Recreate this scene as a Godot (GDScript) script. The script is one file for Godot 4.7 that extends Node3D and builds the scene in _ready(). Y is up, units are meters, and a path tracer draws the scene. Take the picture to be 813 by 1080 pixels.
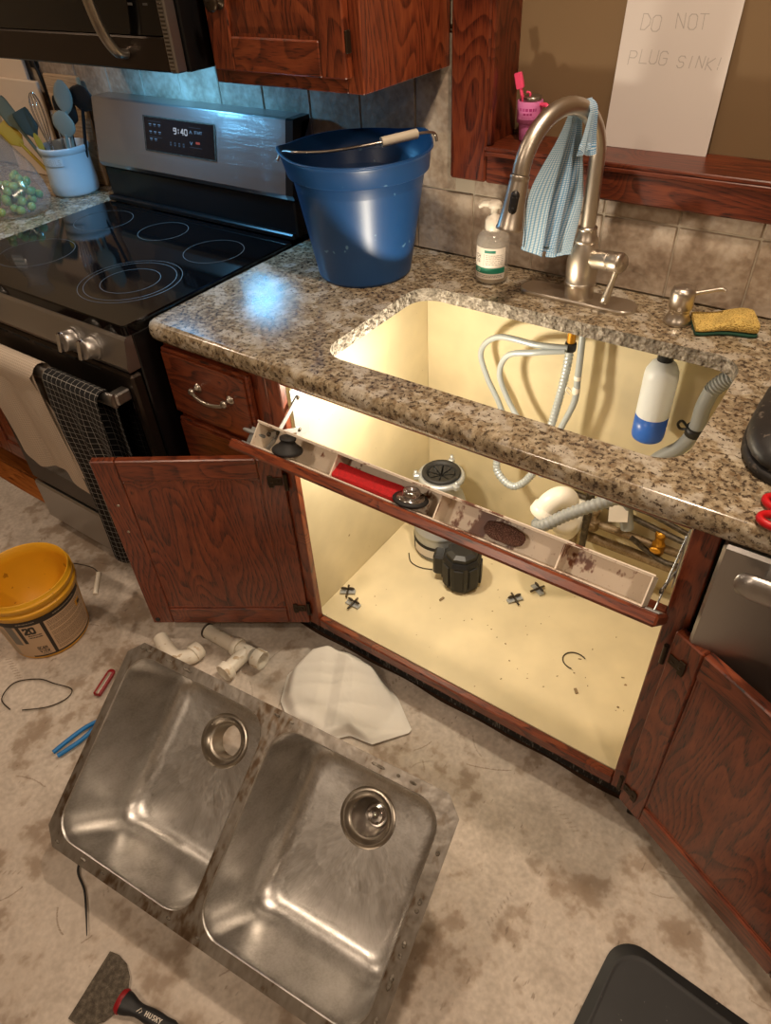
extends Node3D
# Kitchen with the sink taken out. Units are metres, y up; x runs along the counter, z towards the viewer.
# Countertop y = 0.914, its front edge z = 0, its left end (at the range) x = 0, tiled wall z = -0.6435.

var M := {}
var org := Vector3.ZERO
var used := {}
var rng := RandomNumberGenerator.new()
const WALL := -0.6435
const TOP := 0.914

# ---------------------------------------------------------------- nodes
func numbered(called: String) -> String:
	if not used.has(called):
		used[called] = 0
		return called
	used[called] += 1
	return "%s_%03d" % [called, used[called]]

func thing(called: String, label: String, category: String, at := Vector3.ZERO, turn := 0.0, group := "") -> Node3D:
	var o := Node3D.new()
	o.name = numbered(called)
	add_child(o)
	o.position = at
	o.rotation.y = turn
	o.set_meta("label", label)
	o.set_meta("category", category)
	if group: o.set_meta("group", group)
	org = at if turn == 0.0 else Vector3.ZERO
	return o

func structure(called: String, at := Vector3.ZERO, label := "") -> Node3D:
	var o := Node3D.new()
	o.name = called
	add_child(o)
	o.position = at
	o.set_meta("kind", "structure")
	if label: o.set_meta("label", label)
	org = at
	return o

func part(called: String, st: SurfaceTool, m: Material, parent: Node3D, label := "") -> MeshInstance3D:
	st.generate_normals()
	st.index()
	var mesh := st.commit()
	return inst(called, mesh, m, parent, label)

func inst(called: String, mesh: Mesh, m: Material, parent: Node3D, label := "") -> MeshInstance3D:
	var o := MeshInstance3D.new()
	o.name = called
	o.mesh = mesh
	o.material_override = m
	o.cast_shadow = GeometryInstance3D.SHADOW_CASTING_SETTING_ON
	parent.add_child(o, true)
	if label: o.set_meta("label", label)
	return o

func tag(o: Node3D, label: String, category: String, group := "") -> void:
	o.set_meta("label", label)
	o.set_meta("category", category)
	if group: o.set_meta("group", group)

# ---------------------------------------------------------------- mesh helpers
func mb() -> SurfaceTool:
	var st := SurfaceTool.new()
	st.begin(Mesh.PRIMITIVE_TRIANGLES)
	st.set_smooth_group(-1)
	return st

func v_(st: SurfaceTool, p: Vector3, uv: Vector2) -> void:
	st.set_uv(uv)
	st.add_vertex(p - org)

func tri(st: SurfaceTool, a: Vector3, b: Vector3, c: Vector3, n: Vector3, ua := Vector2.ZERO, ub := Vector2.ZERO, uc := Vector2.ZERO) -> void:
	if (a - c).cross(a - b).dot(n) < 0.0:
		v_(st, a, ua); v_(st, c, uc); v_(st, b, ub)
	else:
		v_(st, a, ua); v_(st, b, ub); v_(st, c, uc)

func quad(st: SurfaceTool, a: Vector3, b: Vector3, c: Vector3, d: Vector3, n: Vector3, ua := Vector2.ZERO, ub := Vector2.ZERO, uc := Vector2.ZERO, ud := Vector2.ZERO) -> void:
	tri(st, a, b, c, n, ua, ub, uc)
	tri(st, a, c, d, n, ua, uc, ud)

# a box with chamfered edges; uv in metres, u along the grain axis
func cbox(st: SurfaceTool, size: Vector3, xf: Transform3D, ch := 0.002, grain := 0, off := Vector2.ZERO) -> void:
	var h := size * 0.5
	ch = minf(ch, minf(h.x, minf(h.y, h.z)) * 0.45)
	st.set_smooth_group(-1)
	var P := func(ax: int, sx: float, sy: float, sz: float) -> Vector3:
		var q := Vector3(sx * (h.x - (0.0 if ax == 0 else ch)), sy * (h.y - (0.0 if ax == 1 else ch)), sz * (h.z - (0.0 if ax == 2 else ch)))
		return q
	for ax in 3:
		var a1 := (ax + 1) % 3
		var a2 := (ax + 2) % 3
		var ua := grain
		var va := 3 - ax - grain if grain != ax else a2
		if grain == ax: ua = a1
		for s in [-1.0, 1.0]:
			var c: Array[Vector3] = []
			for k in [[-1, -1], [1, -1], [1, 1], [-1, 1]]:
				var e := Vector3.ZERO
				e[ax] = s; e[a1] = k[0]; e[a2] = k[1]
				c.append(P.call(ax, e.x, e.y, e.z))
			var n := Vector3.ZERO
			n[ax] = s
			var uv: Array[Vector2] = []
			for q in c: uv.append(Vector2(q[ua], q[va]) + off)
			quad(st, xf * c[0], xf * c[1], xf * c[2], xf * c[3], xf.basis * n, uv[0], uv[1], uv[2], uv[3])
	if ch <= 0.0: return
	for ax in 3:      # twelve bevels
		var a1 := (ax + 1) % 3
		var a2 := (ax + 2) % 3
		for s1 in [-1.0, 1.0]:
			for s2 in [-1.0, 1.0]:
				var e := Vector3.ZERO
				e[a1] = s1; e[a2] = s2
				var lo := e; lo[ax] = -1.0
				var hi := e; hi[ax] = 1.0
				var p0: Vector3 = P.call(a1, lo.x, lo.y, lo.z)
				var p1: Vector3 = P.call(a1, hi.x, hi.y, hi.z)
				var p2: Vector3 = P.call(a2, hi.x, hi.y, hi.z)
				var p3: Vector3 = P.call(a2, lo.x, lo.y, lo.z)
				var g := Vector2(p0[grain], p0[(grain + 1) % 3]) + off
				var g2 := Vector2(p1[grain], p1[(grain + 1) % 3]) + off
				quad(st, xf * p0, xf * p1, xf * p2, xf * p3, xf.basis * e, g, g2, g2, g)
	for sx in [-1.0, 1.0]:
		for sy in [-1.0, 1.0]:
			for sz in [-1.0, 1.0]:
				tri(st, xf * (P.call(0, sx, sy, sz) as Vector3), xf * (P.call(1, sx, sy, sz) as Vector3), xf * (P.call(2, sx, sy, sz) as Vector3), xf.basis * Vector3(sx, sy, sz), off, off, off)

# a box given by two corners
func bx(st: SurfaceTool, x0: float, x1: float, y0: float, y1: float, z0: float, z1: float, ch := 0.002, grain := 0, off := Vector2.ZERO) -> void:
	cbox(st, Vector3(x1 - x0, y1 - y0, z1 - z0), Transform3D(Basis(), Vector3((x0 + x1) * 0.5, (y0 + y1) * 0.5, (z0 + z1) * 0.5)), ch, grain, off)

# rings of equal length joined by quads; the points run so that the outside shows (see lathe)
func loft(st: SurfaceTool, rings: Array, closed := true, smooth := 0, cap0 := false, cap1 := false, uvs := Vector2(1, 1), creases := []) -> void:
	var n: int = rings[0].size()
	var lv := 0.0
	var g := smooth
	for i in rings.size() - 1:
		var A: PackedVector3Array = rings[i]
		var B: PackedVector3Array = rings[i + 1]
		if i in creases: g += 1
		st.set_smooth_group(g if smooth >= 0 else -1)
		var dv := (A[0] - B[0]).length()
		var last := n if closed else n - 1
		var lu := 0.0
		for j in last:
			var k := (j + 1) % n
			var du := maxf((A[k] - A[j]).length(), (B[k] - B[j]).length())
			var u0 := lu * uvs.x
			var u1 := (lu + du) * uvs.x
			lu += du
			v_(st, A[j], Vector2(u0, lv * uvs.y)); v_(st, A[k], Vector2(u1, lv * uvs.y)); v_(st, B[k], Vector2(u1, (lv + dv) * uvs.y))
			v_(st, A[j], Vector2(u0, lv * uvs.y)); v_(st, B[k], Vector2(u1, (lv + dv) * uvs.y)); v_(st, B[j], Vector2(u0, (lv + dv) * uvs.y))
		lv += dv
	for c in [0, 1]:
		if (cap0 if c == 0 else cap1):
			var R: PackedVector3Array = rings[0] if c == 0 else rings[rings.size() - 1]
			var m := Vector3.ZERO
			for p in R: m += p
			m /= n
			st.set_smooth_group(-1)
			for j in n:
				var k := (j + 1) % n
				var um := Vector2(m.x, m.z); var uj := Vector2(R[j].x, R[j].z); var uk := Vector2(R[k].x, R[k].z)
				if c == 0:
					v_(st, m, um); v_(st, R[k], uk); v_(st, R[j], uj)
				else:
					v_(st, m, um); v_(st, R[j], uj); v_(st, R[k], uk)

# profile: [radius, height] going up on the outside; an entry of -1 marks a crease before the next point
func lathe(st: SurfaceTool, profile: Array, segs := 32, xf := Transform3D(), uvs := Vector2(1, 1), smooth_base := 0) -> void:
	var rings := []
	var creases := []
	for p in profile:
		if typeof(p) == TYPE_INT:
			creases.append(rings.size() - 1)
			continue
		var R := PackedVector3Array()
		for j in segs:
			var a := TAU * j / segs
			R.append(xf * Vector3(p[0] * cos(a), p[1], p[0] * sin(a)))
		rings.append(R)
	loft(st, rings, true, smooth_base, false, false, uvs, creases)

func frame_for(t: Vector3, prev := Vector3.ZERO) -> Vector3:
	var n := prev - t * prev.dot(t)
	if n.length() < 0.01:
		n = Vector3.UP.cross(t)
		if n.length() < 0.05: n = Vector3.RIGHT.cross(t)
	return n.normalized()

# a tube along points; radius may be a number or an array
func tube(st: SurfaceTool, pts: Array, radius, segs := 10, caps := true, flat := Vector2(1, 1), up := Vector3.ZERO) -> void:
	var rings := []
	var n := up
	for i in pts.size():
		var a: Vector3 = pts[maxi(i - 1, 0)]
		var b: Vector3 = pts[mini(i + 1, pts.size() - 1)]
		var t := (b - a).normalized()
		n = frame_for(t, n)
		var bn := n.cross(t)
		var r: float = radius[i] if radius is Array else radius
		var R := PackedVector3Array()
		for j in segs:
			var ang := TAU * j / segs
			R.append((pts[i] as Vector3) + (n * cos(ang) * flat.x + bn * sin(ang) * flat.y) * r)
		rings.append(R)
	loft(st, rings, true, 0, caps, caps)

# points of a smooth curve through the given ones
func curve(pts: Array, per := 8) -> Array:
	var out := []
	for i in pts.size() - 1:
		var p0: Vector3 = pts[maxi(i - 1, 0)]
		var p1: Vector3 = pts[i]
		var p2: Vector3 = pts[i + 1]
		var p3: Vector3 = pts[mini(i + 2, pts.size() - 1)]
		for k in per:
			out.append(p1.cubic_interpolate(p2, p0, p3, float(k) / per))
	out.append(pts[pts.size() - 1])
	return out

# a surface p(s, t) over a grid
func sheet(st: SurfaceTool, ns: int, nt: int, f: Callable, uvs := Vector2(1, 1), smooth := 0) -> void:
	var P := []
	for i in nt + 1:
		var R := PackedVector3Array()
		for j in ns + 1: R.append(f.call(float(j) / ns, float(i) / nt))
		P.append(R)
	st.set_smooth_group(smooth)
	for i in nt:
		for j in ns:
			var u0 := uvs.x * j / ns
			var u1 := uvs.x * (j + 1) / ns
			var w0 := uvs.y * i / nt
			var w1 := uvs.y * (i + 1) / nt
			v_(st, P[i][j], Vector2(u0, w0)); v_(st, P[i][j + 1], Vector2(u1, w0)); v_(st, P[i + 1][j + 1], Vector2(u1, w1))
			v_(st, P[i][j], Vector2(u0, w0)); v_(st, P[i + 1][j + 1], Vector2(u1, w1)); v_(st, P[i + 1][j], Vector2(u0, w1))

# rounded rectangle outline, counted from +x towards +z
func rrect(x0: float, x1: float, z0: float, z1: float, r: float, per := 6) -> PackedVector2Array:
	var o := PackedVector2Array()
	for c in [[x1 - r, z1 - r, 0.0], [x0 + r, z1 - r, 0.5 * PI], [x0 + r, z0 + r, PI], [x1 - r, z0 + r, 1.5 * PI]]:
		for k in per + 1:
			var a: float = c[2] + 0.5 * PI * k / per
			o.append(Vector2(c[0] + r * cos(a), c[1] + r * sin(a)))
	return o

# the point of an outline in a direction from a centre
func hit(poly: PackedVector2Array, c: Vector2, a: float) -> Vector2:
	var d := Vector2(cos(a), sin(a))
	var best := c
	var far := -1.0
	for i in poly.size():
		var p := poly[i] - c
		var e := poly[(i + 1) % poly.size()] - poly[i]
		var den := d.cross(e)
		if absf(den) < 1e-12: continue
		var t := p.cross(e) / den
		var s := p.cross(d) / den
		if t > 0.0 and s >= -0.0001 and s <= 1.0001 and t > far:
			far = t
			best = c + d * t
	return best

func angles_of(polys: Array, c: Vector2, extra := 48) -> Array:
	var l := []
	for k in extra: l.append(TAU * k / extra)
	for poly in polys:
		for p in poly: l.append(fposmod((p - c).angle(), TAU))
	l.sort()
	var o := []
	for a in l:
		if o.is_empty() or a - o[o.size() - 1] > 0.0015: o.append(a)
	return o

func ring_of(poly: PackedVector2Array, c: Vector2, angs: Array, y: float, xf := Transform3D()) -> PackedVector3Array:
	var R := PackedVector3Array()
	for a in angs:
		var p := hit(poly, c, a)
		R.append(xf * Vector3(p.x, y, p.y))
	return R

# a flat outline (x, z) given thickness from y0 to y1, with a small bevel on top
func slab(st: SurfaceTool, poly: PackedVector2Array, c: Vector2, y0: float, y1: float, bev := 0.003, xf := Transform3D(), extra := 24) -> void:
	var an := angles_of([poly], c, extra)
	var r0 := ring_of(poly, c, an, y0, xf)
	var r1 := ring_of(poly, c, an, y1 - bev, xf)
	var r2 := PackedVector3Array()
	for a in an:
		var p := hit(poly, c, a)
		p = c + (p - c) * maxf(0.2, 1.0 - bev / maxf(0.001, (p - c).length()))
		r2.append(xf * Vector3(p.x, y1, p.y))
	loft(st, [r0, r1, r2], true, 0, true, true, Vector2(1, 1), [1])

func ball(st: SurfaceTool, c: Vector3, r: Vector3, segs := 10, rows := 6) -> void:
	var prof := []
	for i in rows + 1:
		var a := -0.5 * PI + PI * i / rows
		prof.append([maxf(cos(a), 0.001), sin(a)])
	lathe(st, prof, segs, Transform3D(Basis.from_scale(r), c))

func along(a: Vector3, b: Vector3, up := Vector3.ZERO) -> Transform3D:   # y axis from a to b
	var y := (b - a).normalized()
	var x := frame_for(y, up)
	return Transform3D(Basis(x, y, x.cross(y)), a)

# ---------------------------------------------------------------- textures
func noise_bytes(w: int, h: int, freq: float, sd: int, oct := 3, kind := FastNoiseLite.TYPE_SIMPLEX_SMOOTH, sw := 0, sh := 0) -> PackedByteArray:
	var n := FastNoiseLite.new()
	n.noise_type = kind
	n.seed = sd
	n.frequency = freq
	n.fractal_octaves = oct
	if kind == FastNoiseLite.TYPE_CELLULAR:
		n.cellular_return_type = FastNoiseLite.RETURN_DISTANCE2_SUB
	var im := n.get_seamless_image(w, h)
	im.convert(Image.FORMAT_L8)
	if sw: im.resize(sw, sh, Image.INTERPOLATE_CUBIC)
	return im.get_data()

func tex(w: int, h: int, bytes: PackedByteArray) -> ImageTexture:
	return ImageTexture.create_from_image(Image.create_from_data(w, h, false, Image.FORMAT_RGB8, bytes))

func normal_tex(w: int, h: int, grey: PackedByteArray, amount: float) -> ImageTexture:
	var im := Image.create_from_data(w, h, false, Image.FORMAT_L8, grey)
	im.convert(Image.FORMAT_RGBA8)
	im.bump_map_to_normal_map(amount)
	return ImageTexture.create_from_image(im)

func ramp(stops: Array, t: float) -> Color:
	t = clampf(t, 0.0, 1.0)
	for i in stops.size() - 1:
		if t <= stops[i + 1][0]:
			return (stops[i][1] as Color).lerp(stops[i + 1][1], (t - stops[i][0]) / (stops[i + 1][0] - stops[i][0]))
	return stops[stops.size() - 1][1]

# 256 colours as bytes
func lut(stops: Array) -> PackedByteArray:
	var o := PackedByteArray()
	for i in 256:
		var c := ramp(stops, i / 255.0)
		o.append(c.r8); o.append(c.g8); o.append(c.b8)
	return o

func C(r: int, g: int, b: int) -> Color:
	return Color8(r, g, b)

func mat(called: String, c: Color, rough := 0.5, metal := 0.0, t: Texture2D = null, scale := Vector3.ONE, tri_planar := 0) -> StandardMaterial3D:
	var m := StandardMaterial3D.new()
	m.resource_name = called
	m.albedo_color = c
	m.roughness = rough
	m.metallic = metal
	m.albedo_texture = t
	m.uv1_scale = scale
	if tri_planar:
		m.uv1_triplanar = true
		m.uv1_world_triplanar = tri_planar == 2
		m.uv1_triplanar_sharpness = 6.0
	M[called] = m
	return m

func bump(m: StandardMaterial3D, t: Texture2D, amount := 1.0) -> void:
	m.normal_enabled = true
	m.normal_texture = t
	m.normal_scale = amount

# stroke letters on a 4 x 6 grid
const GLYPH := {
	"A": "0620 2046 1535", "C": "4130 3010 1001 0105 0516 1636 3645", "D": "0006 0020 2042 4244 4426 2606", "E": "4000 0006 0646 0333", "G": "4130 3010 1001 0105 0516 1636 3645 4543 4323",
	"H": "0006 4046 0343", "I": "2026", "K": "0006 4003 0346", "L": "0006 0646", "N": "0600 0046 4640", "O": "1030 3041 4145 4536 3616 1605 0501 0110", "P": "0600 0030 3041 4142 4233 3303",
	"S": "4130 3010 1001 0102 0213 1333 3344 4445 4536 3616 1605", "T": "0040 2026", "U": "0005 0516 1636 3645 4540", "V": "0026 2640", "W": "0016 1623 2336 3640", "Y": "0023 2340 2326",
	"2": "0110 1030 3041 4142 4206 0646", "0": "1030 3041 4145 4536 3616 1605 0501 0110", "9": "4230 3010 1001 0103 0313 1343 4041 4145 4536 3616", "4": "3630 3004 0444", ":": "2122 2425", "!": "2024 2526", "M": "0600 0023 2340 4046", "R": "0600 0030 3041 4142 4233 3303 2346"}

func write(im: Image, text: String, x: float, y: float, h: float, col: Color, thick := 2, jitter := 0.0, slope := 0.0) -> void:
	var s := h / 6.0
	for ch in text:
		if GLYPH.has(ch):
			var jx := rng.randf_range(-jitter, jitter)
			var jy := rng.randf_range(-jitter, jitter)
			for e in (GLYPH[ch] as String).split(" "):
				var a := Vector2(float(e[0]), float(e[1])) * s
				var b := Vector2(float(e[2]), float(e[3])) * s
				var steps := int((b - a).length()) + 2
				for k in steps + 1:
					var p := a.lerp(b, float(k) / steps)
					var px := int(x + p.x + jx - p.y * slope)
					var py := int(y + p.y + jy)
					im.fill_rect(Rect2i(px - thick / 2, py - thick / 2, thick, thick), col)
		x += s * 5.8

func soft_blit(im: Image, text_rows: int, x: int, y: int, w: int, h: int, col: Color, gap := 3) -> void:   # print too small to read
	for r in text_rows:
		var cx := x
		var yy := y + int(float(h) * r / text_rows)
		while cx < x + w:
			var l := rng.randi_range(4, 16)
			im.fill_rect(Rect2i(cx, yy, mini(l, x + w - cx), maxi(1, h / text_rows / 2)), col)
			cx += l + gap

# ---------------------------------------------------------------- materials
func make_wood(w: int, h: int, sd: int, stops: Array) -> ImageTexture:
	var L := lut(stops)
	var warp := noise_bytes(w / 5, h, 0.0045, sd, 2, FastNoiseLite.TYPE_SIMPLEX_SMOOTH, w, h)
	var mid := noise_bytes(w / 8, h, 0.05, sd + 1, 3, FastNoiseLite.TYPE_SIMPLEX_SMOOTH, w, h)
	var fine := noise_bytes(w / 16, h, 0.22, sd + 2, 2, FastNoiseLite.TYPE_SIMPLEX_SMOOTH, w, h)
	var tone := noise_bytes(w, h, 0.004, sd + 3, 2)
	var out := PackedByteArray()
	out.resize(w * h * 3)
	var q := 0
	for y in h:
		var base := float(y) / h * 13.0
		for x in w:
			var i := y * w + x
			var r := fposmod(base + warp[i] * 0.030, 1.0)
			r = r * r * (1.0 if r < 0.93 else (1.0 - r) * 14.0)          # slow rise, sharp fall: a growth ring
			var f := fine[i] / 255.0
			var v := 0.78 - r * 0.42 + (mid[i] - 128) / 255.0 * 0.30 + (tone[i] - 128) / 255.0 * 0.18
			if f < 0.42: v -= (0.42 - f) * (1.0 + r * 1.4)
			var k := clampi(int(v * 255.0), 0, 255) * 3
			out[q] = L[k]; out[q + 1] = L[k + 1]; out[q + 2] = L[k + 2]
			q += 3
	return tex(w, h, out)

func make_granite(w: int, sd: int) -> ImageTexture:
	var big := noise_bytes(w, w, 0.006, sd, 3)
	var mid := noise_bytes(w, w, 0.022, sd + 1, 4)
	var spk := noise_bytes(w, w, 0.045, sd + 2, 3)
	var fine := noise_bytes(w, w, 0.16, sd + 3, 2)
	var brn := noise_bytes(w, w, 0.03, sd + 4, 3)
	var L := lut([[0.0, C(88, 78, 64)], [0.3, C(124, 110, 90)], [0.5, C(154, 139, 113)], [0.75, C(184, 171, 147)], [1.0, C(204, 197, 181)]])
	var out := PackedByteArray()
	out.resize(w * w * 3)
	var q := 0
	for i in w * w:
		var f := fine[i]
		var v := clampi(int(mid[i] * 0.62 + f * 0.28 + big[i] * 0.22 - 12), 0, 255) * 3
		var r: float = L[v]; var g: float = L[v + 1]; var b: float = L[v + 2]
		var gr := clampf((brn[i] - 150) / 40.0, 0.0, 0.75)          # brown mineral
		r = lerpf(r, 116, gr); g = lerpf(g, 95, gr); b = lerpf(b, 70, gr)
		var gy := clampf((big[i] - 158) / 40.0, 0.0, 0.6)           # pale grey quartz
		r = lerpf(r, 190, gy); g = lerpf(g, 184, gy); b = lerpf(b, 172, gy)
		var d := clampf((spk[i] * 0.72 + f * 0.28 + (128 - big[i]) * 0.12 - 149) / 28.0, 0.0, 0.78)   # dark flecks
		r = lerpf(r, 52, d); g = lerpf(g, 41, d); b = lerpf(b, 33, d)
		out[q] = int(r); out[q + 1] = int(g); out[q + 2] = int(b)
		q += 3
	return tex(w, w, out)

func make_dropcloth(w: int, h: int) -> ImageTexture:
	var big := noise_bytes(w, h, 0.004, 51, 3)
	var mid := noise_bytes(w, h, 0.014, 52, 5)
	var fine := noise_bytes(w, h, 0.09, 53, 3)
	var spk := noise_bytes(w, h, 0.05, 54, 4)
	var scr := noise_bytes(w, h / 3, 0.10, 55, 3, FastNoiseLite.TYPE_SIMPLEX_SMOOTH, w, h)
	var out := PackedByteArray()
	out.resize(w * h * 3)
	var q := 0
	for i in w * h:
		var f := (fine[i] - 128) * 0.12 + (mid[i] - 128) * 0.14
		var r := 198.0 + f; var g := 186.0 + f; var b := 173.0 + f
		var st := clampf((big[i] * 0.6 + mid[i] * 0.4 - 118) / 80.0, 0.0, 1.0)         # trodden-in brown dirt
		st *= 0.20 + 0.30 * clampf((mid[i] * 0.7 + fine[i] * 0.3 - 100) / 80.0, 0.0, 1.0)
		r = lerpf(r, 134, st); g = lerpf(g, 110, st); b = lerpf(b, 86, st)
		var sm := clampf((spk[i] * 0.22 + mid[i] * 0.5 + big[i] * 0.42 + fine[i] * 0.16 - 170) / 110.0, 0.0, 0.32)       # darker smears where it was trodden most
		r = lerpf(r, 92, sm); g = lerpf(g, 72, sm); b = lerpf(b, 54, sm)
		var sc := clampf((scr[i] - 196) / 50.0, 0.0, 0.35) * clampf((mid[i] - 110) / 60.0, 0.0, 1.0)                 # scuff marks
		r = lerpf(r, 84, sc); g = lerpf(g, 68, sc); b = lerpf(b, 54, sc)
		out[q] = clampi(int(r), 0, 255); out[q + 1] = clampi(int(g), 0, 255); out[q + 2] = clampi(int(b), 0, 255)
		q += 3
	# scratches and rows of tread marks
	var r2 := RandomNumberGenerator.new()
	r2.seed = 77
	for k in 150:
		var p := Vector2(r2.randf() * w, r2.randf() * h)
		var a := r2.randf() * TAU
		var tread := k % 3 == 0
		var n := r2.randi_range(5, 11) if tread else 1
		var len := r2.randi_range(6, 11) if tread else r2.randi_range(14, 70)
		var bend := r2.randf_range(-0.02, 0.02)
		var alpha := r2.randf_range(0.12, 0.34)
		for row in n:
			var c := p + Vector2.from_angle(a + PI * 0.5) * row * 7.0
			var d := a + (0.5 if tread else 0.0)
			for s in len:
				c += Vector2.from_angle(d)
				d += bend
				var fade := alpha * (0.5 + 0.5 * r2.randf())
				for o in [Vector2.ZERO, Vector2(1, 0), Vector2(0, 1)]:
					var i := (posmod(int(c.y + o.y), h) * w + posmod(int(c.x + o.x), w)) * 3
					out[i] = int(lerpf(out[i], 88, fade)); out[i + 1] = int(lerpf(out[i + 1], 68, fade)); out[i + 2] = int(lerpf(out[i + 2], 50, fade))
	return tex(w, h, out)

# one or two noises through a colour ramp
func make_mottle(w: int, h: int, f1: float, f2: float, mix: float, sd: int, stops: Array, oct := 4) -> ImageTexture:
	var a := noise_bytes(w, h, f1, sd, oct)
	var b := noise_bytes(w, h, f2, sd + 1, 3)
	var L := lut(stops)
	var out := PackedByteArray()
	out.resize(w * h * 3)
	for i in w * h:
		var k := clampi(int(a[i] * (1.0 - mix) + b[i] * mix), 0, 255) * 3
		out[i * 3] = L[k]; out[i * 3 + 1] = L[k + 1]; out[i * 3 + 2] = L[k + 2]
	return tex(w, h, out)

# a base colour with sparse specks and scuffs
func make_flecks(w: int, h: int, base: Color, speck: Color, f: float, over: float, sd: int, vary := 0.06) -> ImageTexture:
	var a := noise_bytes(w, h, f, sd, 3)
	var b := noise_bytes(w, h, f * 0.12, sd + 1, 4)
	var out := PackedByteArray()
	out.resize(w * h * 3)
	for i in w * h:
		var k := clampf((a[i] - over) / 14.0, 0.0, 0.8)
		var t := 1.0 + (b[i] - 128) / 255.0 * vary * 2.0
		out[i * 3] = clampi(int(lerpf(base.r8 * t, speck.r8, k)), 0, 255)
		out[i * 3 + 1] = clampi(int(lerpf(base.g8 * t, speck.g8, k)), 0, 255)
		out[i * 3 + 2] = clampi(int(lerpf(base.b8 * t, speck.b8, k)), 0, 255)
	return tex(w, h, out)

func brushed(w: int, h: int, sd: int, lo: int, hi: int) -> ImageTexture:
	var a := noise_bytes(maxi(w / 32, 8), h, 0.3, sd, 2, FastNoiseLite.TYPE_SIMPLEX_SMOOTH, w, h)
	var out := PackedByteArray()
	out.resize(w * h * 3)
	for i in w * h:
		var v := lo + (hi - lo) * a[i] / 255
		out[i * 3] = v; out[i * 3 + 1] = v; out[i * 3 + 2] = v
	return tex(w, h, out)

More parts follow.
